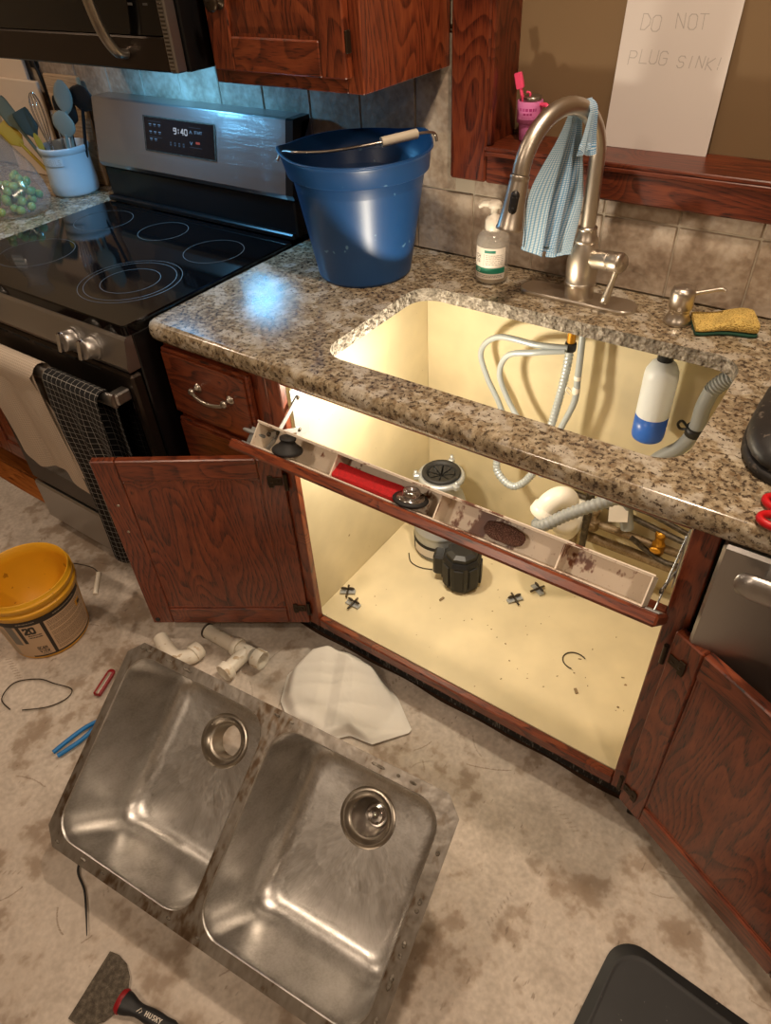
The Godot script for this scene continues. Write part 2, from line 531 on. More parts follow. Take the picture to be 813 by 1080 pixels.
func make_materials() -> void:
	var oak := make_wood(1024, 512, 7, [[0.0, C(34, 12, 6)], [0.3, C(74, 30, 15)], [0.6, C(112, 49, 25)], [1.0, C(144, 74, 40)]])
	mat("oak", Color.WHITE, 0.36, 0.0, oak, Vector3(1.7, 2.6, 1)).clearcoat_enabled = true
	M.oak.clearcoat = 0.35
	M.oak.clearcoat_roughness = 0.25
	var mahogany := make_wood(1024, 512, 31, [[0.0, C(30, 10, 5)], [0.3, C(60, 22, 12)], [0.6, C(92, 38, 20)], [1.0, C(120, 58, 32)]])
	mat("casing_oak", Color.WHITE, 0.33, 0.0, mahogany, Vector3(1.4, 2.6, 1))
	mat("granite", Color.WHITE, 0.16, 0.0, make_granite(1024, 11), Vector3.ONE * 1.8, 2)
	M.granite.uv1_triplanar_sharpness = 3.0
	var rough_stone := make_mottle(256, 256, 0.03, 0.12, 0.4, 91, [[0.0, C(66, 60, 52)], [0.45, C(112, 104, 92)], [0.6, C(138, 130, 118)], [1.0, C(196, 192, 182)]])
	mat("granite_sawn", Color.WHITE, 0.9, 0.0, rough_stone, Vector3.ONE * 4.0, 2)
	bump(M.granite_sawn, normal_tex(256, 256, noise_bytes(256, 256, 0.06, 93, 4), 9.0))
	var tile := make_mottle(768, 768, 0.008, 0.05, 0.38, 17, [[0.0, C(118, 100, 84)], [0.35, C(152, 134, 116)], [0.55, C(172, 156, 138)], [0.8, C(186, 172, 156)], [1.0, C(198, 188, 174)]], 5)
	mat("tile_stone", Color.WHITE, 0.55, 0.0, tile, Vector3.ONE * 1.25, 2)
	bump(M.tile_stone, normal_tex(512, 512, noise_bytes(512, 512, 0.03, 19, 5), 2.5), 0.7)
	mat("grout", C(176, 164, 146), 0.95)
	mat("wall_paint", C(206, 190, 164), 0.85)
	mat("ceiling_paint", C(226, 220, 208), 0.9)
	var cream := make_flecks(1024, 1024, C(212, 198, 162), C(120, 88, 52), 0.035, 222.0, 23, 0.05)
	mat("cream_board", Color.WHITE, 0.55, 0.0, cream, Vector3.ONE * 1.1, 2)
	mat("floor_oak", Color.WHITE, 0.35, 0.0, make_wood(512, 256, 61, [[0.0, C(96, 48, 18)], [0.5, C(150, 84, 36)], [1.0, C(186, 116, 58)]]), Vector3(1.4, 2.4, 1))
	mat("floor_base", C(70, 44, 26), 0.8)
	mat("dropcloth", Color.WHITE, 0.9, 0.0, make_dropcloth(2048, 1024), Vector3(1.0 / 3.2, 1.0 / 1.6, 1))
	bump(M.dropcloth, normal_tex(1024, 512, noise_bytes(1024, 512, 0.012, 57, 5), 5.0), 0.55)
	# metals
	mat("stainless", C(172, 169, 166), 0.3, 0.95)
	M.stainless.uv1_scale = Vector3(14.0, 0.5, 1)
		# horizontal brushing: relief that runs across the grain spreads highlights upright
	bump(M.stainless, normal_tex(512, 512, noise_bytes(512, 16, 0.45, 44, 2, FastNoiseLite.TYPE_SIMPLEX_SMOOTH, 512, 512), 4.0), 0.2)
	mat("stainless_dark", C(66, 58, 52), 0.36, 0.85)
	var smudge := make_mottle(1024, 512, 0.01, 0.07, 0.45, 71, [[0.0, C(172, 168, 162)], [0.4, C(198, 195, 190)], [0.6, C(208, 205, 201)], [1.0, C(220, 218, 214)]], 5)
	mat("sink_steel", Color.WHITE, 1.0, 0.95, smudge, Vector3(2.2, 2.2, 1))
	M.sink_steel.roughness_texture = make_mottle(512, 512, 0.015, 0.10, 0.5, 73, [[0.0, C(66, 66, 66)], [0.5, C(86, 86, 86)], [1.0, C(122, 122, 122)]], 5)
	var crust := make_mottle(1024, 512, 0.006, 0.06, 0.38, 77, [[0.0, C(80, 60, 44)], [0.26, C(112, 94, 76)], [0.38, C(146, 138, 128)], [0.7, C(170, 164, 156)], [0.86, C(142, 130, 116)], [1.0, C(100, 80, 60)]], 5)
	mat("sink_flange", Color.WHITE, 0.42, 0.85, crust, Vector3.ONE * 0.9, 1)
	bump(M.sink_flange, normal_tex(512, 512, noise_bytes(512, 512, 0.06, 79, 4), 1.0), 0.35)
	mat("nickel", C(206, 197, 184), 0.36, 1.0)
	mat("chrome", C(216, 216, 220), 0.12, 1.0)
	mat("galvanised", C(178, 182, 184), 0.42, 0.55)
	mat("dull_steel", C(122, 116, 108), 0.5, 0.85, make_mottle(256, 256, 0.03, 0.2, 0.4, 83, [[0.0, C(120, 112, 104)], [0.55, C(190, 184, 176)], [0.75, C(232, 226, 214)], [1.0, C(255, 252, 246)]]), Vector3.ONE * 9.0, 1)
	mat("brass", C(196, 140, 44), 0.35, 0.7)
	mat("antique_brass", C(64, 52, 40), 0.45, 0.8)
	mat("pewter", C(176, 168, 156), 0.3, 0.95)
	mat("old_pipe", C(206, 196, 180), 0.5, 0.35, make_mottle(256, 256, 0.03, 0.12, 0.5, 87, [[0.0, C(120, 92, 62)], [0.45, C(172, 154, 126)], [1.0, C(206, 196, 180)]]), Vector3.ONE * 6.0, 1)
	# plastics, glass and the rest
	mat("black_glass", C(7, 7, 8), 0.06)
	mat("black_enamel", C(14, 14, 15), 0.3)
	mat("black_plastic", C(20, 20, 21), 0.45)
	mat("dark_void", C(16, 13, 11), 0.9)
	mat("black_rubber", C(30, 29, 28), 0.62)
	var mat_rub := make_flecks(512, 512, C(27, 27, 28), C(150, 146, 138), 0.06, 226.0, 97, 0.16)
	mat("mat_rubber", Color.WHITE, 0.55, 0.0, mat_rub, Vector3.ONE * 2.2, 2)
	mat("ring_print", C(84, 83, 81), 0.4)
	mat("pvc", C(232, 226, 212), 0.35)
	mat("pvc_old", Color.WHITE, 0.42, 0.0, make_flecks(256, 256, C(230, 222, 206), C(180, 156, 124), 0.02, 190.0, 101, 0.06), Vector3.ONE * 5.0, 1)
	mat("grey_hose", C(138, 141, 140), 0.5)
	mat("supply_hose", C(172, 180, 182), 0.32, 0.25)
	mat("tray_plastic", Color.WHITE, 0.42, 0.0, make_tray_stain(), Vector3(1.0 / 0.82, 1.0 / 0.3, 1))
	mat("bucket_blue", Color.WHITE, 0.38, 0.0, make_flecks(512, 512, C(22, 72, 128), C(112, 150, 186), 0.03, 222.0, 103, 0.05), Vector3.ONE * 1.6, 1)
	mat("bucket_yellow", Color.WHITE, 0.42, 0.0, make_flecks(512, 512, C(232, 172, 36), C(160, 108, 22), 0.02, 205.0, 107, 0.07), Vector3.ONE * 2.2, 1)
	mat("grip_cream", C(206, 196, 176), 0.5)
	mat("grip_white", C(222, 214, 198), 0.5)
	mat("paper", C(226, 218, 210), 0.85)
	mat("shade_brown", C(122, 98, 68), 0.8)
	mat("cloth_white", C(234, 229, 220), 0.75).backlight_enabled = true
	M.cloth_white.backlight = Color(0.18, 0.17, 0.16)
	mat("red_plastic", C(196, 18, 26), 0.4)
	mat("red_soft", Color.WHITE, 0.75, 0.0, make_flecks(256, 256, C(190, 14, 22), C(120, 6, 12), 0.2, 150.0, 109, 0.1), Vector3.ONE * 12.0, 1)
	mat("tool_blue", C(20, 112, 176), 0.45)
	mat("tool_red", C(138, 16, 26), 0.4)
	mat("tool_black", C(26, 26, 28), 0.5)
	mat("pink", C(214, 122, 178), 0.45)
	mat("hot_pink", C(238, 78, 120), 0.4)
	mat("pink_print", C(150, 30, 96), 0.5)
	mat("sponge_yellow", Color.WHITE, 0.95, 0.0, make_flecks(256, 256, C(220, 190, 108), C(164, 126, 56), 0.09, 158.0, 113, 0.12), Vector3.ONE * 10.0, 1)
	bump(M.sponge_yellow, normal_tex(256, 256, noise_bytes(256, 256, 0.09, 115, 3), 7.0))
	mat("scour_green", C(34, 74, 58), 0.95)
	mat("crock_glaze", C(196, 206, 212), 0.22)
	mat("white_board", C(226, 206, 184), 0.6)
	mat("pale_wood", Color.WHITE, 0.6, 0.0, make_wood(256, 256, 121, [[0.0, C(150, 116, 84)], [1.0, C(206, 176, 140)]]), Vector3(3, 4, 1))
	mat("silicone_grey", C(136, 140, 130), 0.55)
	mat("silicone_sage", C(92, 104, 92), 0.55)
	mat("silicone_teal", C(44, 66, 66), 0.55)
	mat("silicone_yellow", C(176, 146, 36), 0.55)
	mat("grape", C(150, 166, 84), 0.3).subsurf_scatter_enabled = true
	M.grape.subsurf_scatter_strength = 0.3
	mat("label_white", C(216, 208, 196), 0.6)
	mat("label_green", C(30, 120, 96), 0.6)
	mat("clear_wrap", Color(0.9, 0.91, 0.91, 0.1), 0.1).transparency = BaseMaterial3D.TRANSPARENCY_ALPHA
	mat("frosted", C(226, 232, 234), 0.4).backlight_enabled = true
	M.frosted.backlight = Color(0.5, 0.52, 0.54)
	mat("clear_bottle", Color(0.93, 0.92, 0.88, 0.22), 0.1).transparency = BaseMaterial3D.TRANSPARENCY_ALPHA
	mat("soap_gel", C(190, 172, 140), 0.3)
	mat("blue_liquid", C(56, 112, 204), 0.3).backlight_enabled = true
	M.blue_liquid.backlight = Color(0.1, 0.3, 0.7)
	mat("pump_white", C(226, 218, 202), 0.4)
	mat("steel_wool", Color.WHITE, 0.95, 0.1, make_flecks(256, 256, C(96, 66, 56), C(168, 132, 120), 0.12, 140.0, 127, 0.2), Vector3.ONE * 12.0, 1)
	bump(M.steel_wool, normal_tex(256, 256, noise_bytes(256, 256, 0.16, 129, 3), 9.0))
	mat("leather_black", Color.WHITE, 0.5, 0.0, make_flecks(256, 256, C(34, 31, 29), C(104, 94, 84), 0.04, 190.0, 131, 0.2), Vector3.ONE * 6.0, 1)
	mat("orange", C(236, 120, 24), 0.5)
	mat("wire_dark", C(60, 50, 38), 0.5, 0.4)
	mat("toe_board", Color.WHITE, 0.8, 0.0, make_mottle(512, 128, 0.04, 0.11, 0.5, 133, [[0.0, C(16, 14, 14)], [0.55, C(34, 31, 30)], [0.68, C(108, 104, 98)], [1.0, C(150, 146, 140)]]), Vector3.ONE * 3.0, 2)
	# towels
	var im := Image.create(128, 128, false, Image.FORMAT_RGB8)
	im.fill(C(17, 17, 19))
	for k in 4:
		im.fill_rect(Rect2i(k * 32, 0, 2, 128), C(176, 172, 166))
		im.fill_rect(Rect2i(0, k * 32, 128, 2), C(176, 172, 166))
	mat("towel_check", Color.WHITE, 0.95, 0.0, ImageTexture.create_from_image(im), Vector3(1, 1, 1))
	im = Image.create(64, 64, false, Image.FORMAT_RGB8)
	im.fill(C(184, 168, 150))
	for k in 8:
		im.fill_rect(Rect2i(k * 8, 0, 2, 64), C(208, 194, 178))
		im.fill_rect(Rect2i(0, k * 8, 64, 2), C(208, 194, 178))
	mat("towel_cream", Color.WHITE, 0.95, 0.0, ImageTexture.create_from_image(im), Vector3(1, 1, 1))
	im = Image.create(64, 64, false, Image.FORMAT_RGB8)
	im.fill(C(84, 138, 182))
	for y in 8:
		for x in 16:
			im.fill_rect(Rect2i(x * 4, y * 8, 3, 4), C(216, 224, 226))
	for x in 64:
		for y in 64:
			if x > 24 and y % 8 > 3 and x % 4 < 3: im.set_pixel(x, y, C(132, 166, 190))
	mat("dish_cloth", Color.WHITE, 0.95, 0.0, ImageTexture.create_from_image(im), Vector3(1, 1, 1))
	M.dish_cloth.backlight_enabled = true
	M.dish_cloth.backlight = Color(0.12, 0.16, 0.18)

# the dividers tray: cream plastic with rust and grime lying in two of its bays
func make_tray_stain() -> ImageTexture:
	var w := 1024
	var h := 256
	var a := noise_bytes(w, h, 0.02, 141, 5)
	var b := noise_bytes(w, h, 0.09, 142, 3)
	var out := PackedByteArray()
	out.resize(w * h * 3)
	for y in h:
		for x in w:
			var i := y * w + x
			var u := float(x) / w
			var near := maxf(maxf(1.0 - absf(u - 0.61) / 0.13, 0.6 - absf(u - 0.83) / 0.08), maxf(0.35 - absf(u - 0.47) / 0.1, 0.0))
			var k := clampf((a[i] * 0.75 + b[i] * 0.3 + near * 100.0 - 190.0) / 40.0, 0.0, 0.9)
			var m := clampf((b[i] - 205) / 40.0, 0.0, 0.25)
			out[i * 3] = int(lerpf(lerpf(234, 170, m), 104, k))
			out[i * 3 + 1] = int(lerpf(lerpf(222, 146, m), 54, k))
			out[i * 3 + 2] = int(lerpf(lerpf(204, 122, m), 30, k))
	return tex(w, h, out)

# ---------------------------------------------------------------- the scene
func _ready() -> void:
	rng.seed = 4
	# camera, surroundings, exposure
	var cam := Camera3D.new()
	cam.name = "camera"
	cam.transform = Transform3D(Basis(Vector3(0.81756, -0.04899, -0.57375), Vector3(-0.34684, 0.75347, -0.55856), Vector3(0.45966, 0.65566, 0.59902)), Vector3(1.2859, 1.5787, 0.8438))
	cam.fov = 72.22
	cam.near = 0.02
	add_child(cam)
	cam.current = true
	var env := Environment.new()
	env.background_mode = Environment.BG_COLOR
	env.background_color = Color(0, 0, 0)
	env.tonemap_mode = Environment.TONE_MAPPER_LINEAR
	env.tonemap_exposure = 1.06
	env.sdfgi_enabled = true
	env.ssao_enabled = true
	env.ssil_enabled = true
	var we := WorldEnvironment.new()
	we.name = "surroundings"
	we.environment = env
	add_child(we)
	make_materials()
	# lamps of the room: warm ceiling cans, one of them above the sink, the cool lamp under the microwave, a work light in the cabinet
	ceiling_can(Vector3(1.02, 2.44, -0.03), 1.85, "round recessed ceiling light straight above the sink opening")
	ceiling_can(Vector3(2.1, 2.44, 1.0), 1.2, "round recessed ceiling light to the right of the dishwasher")
	ceiling_can(Vector3(0.3, 2.44, 1.7), 1.4, "round recessed ceiling light behind the tools on the floor")
	ceiling_can(Vector3(-1.25, 2.44, 0.35), 1.0, "round recessed ceiling light at the left above the crock")
	work_light(Vector3(0.55, 0.765, -0.2))
	# the room, the large fixtures, then the loose things
	room()
	window()
	countertops()
	kitchen_range()
	microwave()
	upper_cabinet()
	drawer_cabinet()
	left_cabinet()
	sink_cabinet()
	dishwasher()
	drop_cloth()
	old_sink()
	blue_bucket()
	yellow_bucket()
	faucet()
	dish_cloth()
	soap_dispenser()
	counter_things()
	sill_things()
	crock_and_utensils()
	towels()
	tray_things()
	plumbing()
	cabinet_floor_things()
	floor_things()

func ceiling_can(at: Vector3, energy: float, label: String) -> void:
	var t := thing("ceiling_light", label, "ceiling light", at, 0.0, "recessed ceiling lights")
	var st := mb()
	lathe(st, [[0.095, at.y - 0.004], [0.095, at.y], -1, [0.07, at.y + 0.001]], 32, Transform3D(Basis(), Vector3(at.x, 0, at.z)))
	lathe(st, [[0.07, at.y - 0.002], [0.095, at.y - 0.004]], 32, Transform3D(Basis(), Vector3(at.x, 0, at.z)))
	part("trim_ring", st, mat("trim_white", C(232, 228, 220), 0.5), t)
	st = mb()
	lathe(st, [[0.07, at.y - 0.004], [0.001, at.y - 0.0045]], 32, Transform3D(Basis(), Vector3(at.x, 0, at.z)))
	if not M.has("warm_lens"):
		var m := mat("warm_lens", C(255, 226, 184), 0.5)
		m.emission_enabled = true
		m.emission = C(255, 229, 201)
		m.emission_energy_multiplier = 4.0
	part("lens", st, M.warm_lens, t)
	var l := SpotLight3D.new()
	l.name = "can_light"
	t.add_child(l)
	l.position = Vector3(0, -0.02, 0)
	l.rotation.x = -PI / 2
	l.light_color = C(255, 229, 201)
	l.light_energy = energy
	l.light_size = 0.06
	l.spot_angle = 76.0
	l.spot_angle_attenuation = 0.6
	l.spot_range = 8.0
	l.spot_attenuation = 2.0
	l.shadow_enabled = true

func work_light(at: Vector3) -> void:
	var t := thing("work_light", "small battery work light hung under the counter inside the sink cabinet", "work light", at)
	var st := mb()
	tube(st, curve([at + Vector3(0.013, 0.016, 0.055), at + Vector3(0.013, 0.035, 0.09), at + Vector3(0.01, 0.06, 0.12), Vector3(at.x, 0.858, -0.0525)], 5), 0.003, 8)
	part("hook", st, M.galvanised, t)
	st = mb()
	lathe(st, [[0.001, 0.0245], [0.014, 0.0245], -1, [0.014, 0.065], [0.001, 0.069]], 24, along(at, at + Vector3(0.25, 0.3, 1.0)))
	part("cap", st, M.black_plastic, t)
	st = mb()
	ball(st, at, Vector3(0.026, 0.026, 0.026), 20, 12)
	var m := mat("work_bulb", C(255, 250, 240), 0.4)
	m.emission_enabled = true
	m.emission = C(255, 244, 222)
	m.emission_energy_multiplier = 12.0
	part("bulb", st, m, t)
	var l := OmniLight3D.new()
	l.name = "bulb_light"
	t.add_child(l)
	l.light_color = C(255, 240, 214)
	l.light_energy = 0.205
	l.light_size = 0.022
	l.omni_range = 6.0
	l.omni_attenuation = 2.0
	l.shadow_enabled = true

func board(parent: Node3D, called: String, m: Material, x0: float, x1: float, y0: float, y1: float, z0: float, z1: float, grain := 0, ch := 0.002) -> MeshInstance3D:
	var st := mb()
	bx(st, x0, x1, y0, y1, z0, z1, ch, grain, Vector2(rng.randf() * 3.0, rng.randf() * 3.0))
	return part(called, st, m, parent)

func room() -> void:
	var f := structure("floor")
	board(f, "subfloor", M.floor_base, -2.3, 3.1, -0.08, -0.012, -0.75, 3.3, 0, 0.0)
	for k in 16:     # planks where the floor shows past the cloth
		var z := 0.115 - 0.085 * k
		if z < -0.7: break
		board(f, "plank", M.floor_oak, -2.28, -0.765 if z < 0.05 else -0.3, -0.012, -0.001, z, z + 0.083, 0, 0.0015)
	var c := structure("ceiling")
	board(c, "plaster", M.ceiling_paint, -2.3, 3.1, 2.444, 2.52, -0.75, 3.3, 0, 0.0)
	var w := structure("wall_left")
	board(w, "plaster", M.wall_paint, -2.38, -2.3, -0.08, 2.52, -0.8, 3.38, 0, 0.0)
	w = structure("wall_right")
	board(w, "plaster", M.wall_paint, 3.1, 3.18, -0.08, 2.52, -0.8, 3.38, 0, 0.0)
	w = structure("wall_front")
	board(w, "plaster", M.wall_paint, -2.3, 3.1, -0.08, 2.52, 3.3, 3.38, 0, 0.0)
	w = structure("wall_back")
	var st := mb()
	var zb := WALL - 0.009
	for b in [[-2.3, 0.47, -0.08, 2.52], [1.72, 3.1, -0.08, 2.52], [0.47, 1.72, -0.08, 1.13], [0.47, 1.72, 2.12, 2.52]]:
		bx(st, b[0], b[1], b[2], b[3], zb - 0.22, zb, 0.0)
	part("plaster", st, M.wall_paint, w)
	# backsplash: grout bed and stone tiles
	st = mb()
	bx(st, -1.9, 2.2, TOP + 0.0005, 1.098, zb, WALL - 0.0035, 0.0)
	bx(st, -1.9, 0.4095, 1.098, 1.375, zb, WALL - 0.0035, 0.0)
	part("grout", st, M.grout, w)
	var T := 0.1551
	var full := {}
	for row in 2:
		var y0: float = [TOP + 0.002, 1.0635][row]
		var y1: float = [1.0605, 1.3705][row]
		for k in range(-12, 11):
			var x0 := 0.4582 + k * T + 0.0015
			var x1 := x0 + T - 0.003
			var top := y1
			if row >= 1 and x1 > 0.4:
				if x0 < 0.4: x1 = 0.408
				else: top = 1.0975
			var key := "%d %.3f %.3f" % [row, x1 - x0, top]
			if not full.has(key):
				var s := mb()
				org = Vector3.ZERO
				cbox(s, Vector3(x1 - x0, top - y0, 0.0088), Transform3D(), 0.0022)
				s.generate_normals(); s.index()
				full[key] = s.commit()
			var o := inst("tile", full[key], M.tile_stone, w)
			o.position = Vector3((x0 + x1) * 0.5, (y0 + top) * 0.5, WALL - 0.0044 + rng.randf_range(-0.0007, 0.0007))
			o.rotation = Vector3(rng.randf_range(-0.004, 0.004), rng.randf_range(-0.004, 0.004), rng.randf_range(-0.003, 0.003))

func window() -> void:
	var w := structure("window_1", Vector3(0.49, 1.172, WALL), "window niche with a wide dark oak casing and a brown backing")
	var m: Material = M.casing_oak
	board(w, "casing", m, 0.4085, 0.498, 1.0985, 2.2, WALL + 0.0005, WALL + 0.024, 1, 0.004)
	board(w, "casing", m, 0.499, 1.70, 1.0985, 1.163, WALL + 0.0005, WALL + 0.024, 0, 0.004)
	board(w, "casing", m, 1.70, 1.79, 1.0985, 2.2, WALL + 0.0005, WALL + 0.024, 1, 0.004)
	board(w, "casing", m, 0.499, 1.70, 2.11, 2.2, WALL + 0.0005, WALL + 0.024, 0, 0.004)
	board(w, "jamb", m, 0.478, 0.4975, 1.15, 2.11, -0.76, WALL + 0.0003, 1, 0.001)
	board(w, "jamb", m, 1.70, 1.7195, 1.15, 2.11, -0.76, WALL + 0.0003, 1, 0.001)
	board(w, "jamb", m, 0.4976, 1.6998, 2.09, 2.11, -0.76, WALL + 0.0003, 0, 0.001)
	board(w, "stool", m, 0.4978, 1.6997, 1.1635, 1.172, -0.749, WALL + 0.03, 0, 0.003)
	board(w, "stool_bead", m, 0.4985, 1.6995, 1.1545, 1.1633, WALL + 0.0245, WALL + 0.031, 0, 0.003)
	board(w, "jamb_bead", m, 0.4984, 0.5075, 1.1725, 2.085, WALL + 0.002, WALL + 0.022, 1, 0.003)
	board(w, "backing", M.shade_brown, 0.4978, 1.6997, 1.1, 2.09, -0.775, -0.7505, 1, 0.0)

func countertops() -> void:
	var c := Vector2(0.785, -0.27)
	var hole := rrect(0.432, 1.139, -0.455, -0.086, 0.055, 8)
	var outer := func(i: float) -> PackedVector2Array:
		var r := 0.03 - i * 0.5
		var p := PackedVector2Array()
		p.append(Vector2(2.2 - i, -i))
		for k in 7:
			var a := 0.5 * PI + 0.5 * PI * k / 6.0
			p.append(Vector2(0.0005 + i + r + r * cos(a), -i - r + r * sin(a)))
		p.append(Vector2(0.0005 + i, WALL + 0.001)); p.append(Vector2(2.2 - i, WALL + 0.001))
		return p
	var o0: PackedVector2Array = outer.call(0.0)
	var an := angles_of([o0, hole], c, 40)
	var t := thing("granite_countertop", "speckled brown granite countertop with an empty sink opening", "countertop", Vector3(1.1, TOP - 0.04, -0.32))
	var st := mb()
	var rings := [ring_of(outer.call(0.05), c, an, TOP - 0.030), ring_of(outer.call(0.022), c, an, TOP - 0.030), ring_of(outer.call(0.02), c, an, TOP - 0.040), ring_of(outer.call(0.006), c, an, TOP - 0.040), ring_of(outer.call(0.001), c, an, TOP - 0.034), ring_of(o0, c, an, TOP - 0.026), ring_of(outer.call(0.0008), c, an, TOP - 0.012), ring_of(outer.call(0.004), c, an, TOP - 0.005), ring_of(outer.call(0.0105), c, an, TOP - 0.0008), ring_of(outer.call(0.016), c, an, TOP), ring_of(hole, c, an, TOP)]
	loft(st, rings, true, 0, false, false, Vector2(1, 1), [1, 2, 3, 9])
	part("slab", st, M.granite, t)
	st = mb()
	var nz := FastNoiseLite.new()
	nz.seed = 5
	nz.frequency = 34.0
	var saw := []
	var dense := []
	for k in 300: dense.append(TAU * k / 300.0)
	for l in [[0.0, 0.0], [0.003, 0.002], [0.009, 0.0035], [0.018, 0.0035], [0.026, 0.002], [0.030, 0.0]]:
		var R := ring_of(hole, c, dense, TOP - l[0])
		for j in R.size():
			var d := Vector3(R[j].x - c.x, 0, R[j].z - c.y).normalized()
			R[j] += d * nz.get_noise_3dv(R[j]) * l[1] * 0.9
		saw.append(R)
	saw.append(ring_of(outer.call(0.05), c, dense, TOP - 0.030))
	loft(st, saw, true, 0, false, false, Vector2(1, 1), [5])
	part("sawn_edge", st, M.granite_sawn, t, "rough sawn stone edge of the sink opening")
	t = thing("granite_countertop", "granite countertop left of the range under the utensil crock", "countertop", Vector3(-1.3, TOP - 0.04, -0.32))
	board(t, "slab", M.granite, -1.9, -0.7645, TOP - 0.04, TOP, WALL + 0.001, 0.0, 0, 0.006)

# ---------------------------------------------------------------- range
func kitchen_range() -> void:
	var t := thing("electric_range", "stainless steel electric range with a black glass cooktop and tall back panel", "range", Vector3(-0.382, 0, -0.25))
	var X0 := -0.7615
	var X1 := -0.0025
	var st := mb()
	bx(st, X0, X1, 0.03, 0.895, -0.6, 0.03, 0.003)
	for x in [X0 + 0.03, X1 - 0.03]:
		for z in [-0.55, -0.02]: bx(st, x - 0.02, x + 0.02, 0.0065, 0.03, z - 0.02, z + 0.02, 0.002)
	part("body", st, M.black_enamel, t)
	st = mb()
	slab(st, rrect(X0, X1, -0.516, 0.045, 0.012, 4), Vector2(-0.38, -0.25), 0.8955, 0.9185, 0.003)
	part("cooktop", st, M.black_glass, t)
	# printed burner rings
	for r in [[-0.145, -0.365, 0.079, 0], [-0.385, -0.405, 0.07, 0], [-0.62, -0.385, 0.085, 0], [-0.19, -0.13, 0.125, 1], [-0.575, -0.13, 0.10, 0]]:
		st = mb()
		var rr: Array = [r[2]] if r[3] == 0 else [r[2], r[2] * 0.89, r[2] * 0.58]
		for q in rr:
			lathe(st, [[q, 0.9186], [q, 0.91885], -1, [q - 0.0015, 0.91885]], 64, Transform3D(Basis(), Vector3(r[0], 0, r[1])))
		part("burner_ring", st, M.ring_print, t)
	# back panel: black riser, slanted stainless fascia, display
	st = mb()
	bx(st, X0, X1 + 0.001, 0.9187, 1.014, -0.6, -0.535, 0.004)
	bx(st, X0, X1, 0.9187, 0.934, -0.5345, -0.517, 0.005)
	bx(st, X0 + 0.012, X1 - 0.012, 1.0142, 1.185, -0.62, -0.59, 0.002)
	part("riser", st, M.black_enamel, t)
	st = mb()
	var prof := [Vector2(-0.548, 1.0145), Vector2(-0.528, 1.018), Vector2(-0.522, 1.030), Vector2(-0.5556, 1.1935), Vector2(-0.558, 1.196), Vector2(-0.562, 1.197), Vector2(-0.618, 1.197), Vector2(-0.618, 1.1865), Vector2(-0.5885, 1.1865), Vector2(-0.5885, 1.0145)]
	var ra := PackedVector3Array(); var rb := PackedVector3Array()
	for p in prof:
		ra.append(Vector3(X0, p.y, p.x)); rb.append(Vector3(X1 - 0.012, p.y, p.x))
	loft(st, [ra, rb], true, -1, true, true, Vector2(1, 1))
	part("fascia", st, M.stainless, t)
	st = mb()
	ra = PackedVector3Array(); rb = PackedVector3Array()
	for p in prof:
		ra.append(Vector3(X1 - 0.0118, p.y, p.x)); rb.append(Vector3(X1 + 0.012, p.y, p.x))
	loft(st, [ra, rb], true, -1, true, true)
	part("end_cap", st, M.black_enamel, t)
	# display: on the slanted face, from (x, y) of that face
	var n := Vector3(0, 0.0304, 0.146).normalized()
	var at := func(x: float, y: float, lift: float) -> Vector3: return Vector3(x, y, -0.522 - (y - 1.030) / 0.146 * 0.030) + Vector3(0, 0.2, 0.98) * lift
	var im := Image.create(384, 128, false, Image.FORMAT_RGB8)
	im.fill(C(3, 5, 9))
	var ink := C(120, 165, 205)
	for r in 3:
		for k in 3:
			if r == 2 and k == 2: continue
			im.fill_rect(Rect2i(26 + k * 26, 24 + r * 28, 15, 4), ink)
			im.fill_rect(Rect2i(28 + k * 26, 31 + r * 28, 11, 3), ink.darkened(0.3))
	im.fill_rect(Rect2i(22, 14, 74, 2), ink.darkened(0.5))
	im.fill_rect(Rect2i(22, 74, 74, 2), ink.darkened(0.5))
	write(im, "9:40", 166, 30, 21, C(225, 238, 255), 4)
	for k in 4:
		im.fill_rect(Rect2i(140 + k * 24, 84, 9, 14), ink.darkened(0.35))
		im.fill_rect(Rect2i(142 + k * 24, 88, 5, 6), C(3, 5, 9))
	for s in [[252, 40, 258, 30], [258, 30, 264, 40], [252, 72, 258, 82], [258, 82, 264, 72]]:
		for q in 11: im.fill_rect(Rect2i(int(lerpf(s[0], s[2], q / 10.0)), int(lerpf(s[1], s[3], q / 10.0)), 3, 3), ink)
	write(im, "START", 280, 31, 9, ink, 2)
	im.fill_rect(Rect2i(284, 70, 22, 9), C(190, 90, 80))
	im.fill_rect(Rect2i(250, 18, 66, 2), ink.darkened(0.5))
	im.fill_rect(Rect2i(250, 92, 66, 2), ink.darkened(0.5))
	var dm := mat("range_display", C(6, 7, 9), 0.1)
	dm.emission_enabled = true
	dm.emission = Color.WHITE
	dm.emission_operator = BaseMaterial3D.EMISSION_OP_MULTIPLY
	dm.emission_texture = ImageTexture.create_from_image(im)
	dm.emission_energy_multiplier = 0.45
	st = mb()
	st.set_smooth_group(-1)
	quad(st, at.call(-0.535, 1.163, 0.0012), at.call(-0.26, 1.163, 0.0012), at.call(-0.26, 1.083, 0.0012), at.call(-0.535, 1.083, 0.0012), n, Vector2(0, 0), Vector2(1, 0), Vector2(1, 1), Vector2(0, 1))
	part("display", st, dm, t, "lit control display showing 9:40")
	st = mb()
	for e in [[-0.539, -0.256, 1.163, 1.166], [-0.539, -0.256, 1.080, 1.083], [-0.539, -0.535, 1.083, 1.163], [-0.26, -0.256, 1.083, 1.163]]:
		quad(st, at.call(e[0], e[3], 0.002), at.call(e[1], e[3], 0.002), at.call(e[1], e[2], 0.002), at.call(e[0], e[2], 0.002), n)
	part("display_bezel", st, M.dull_steel, t)
	# front: control band with knobs, oven door with its handle, drawer
	st = mb()
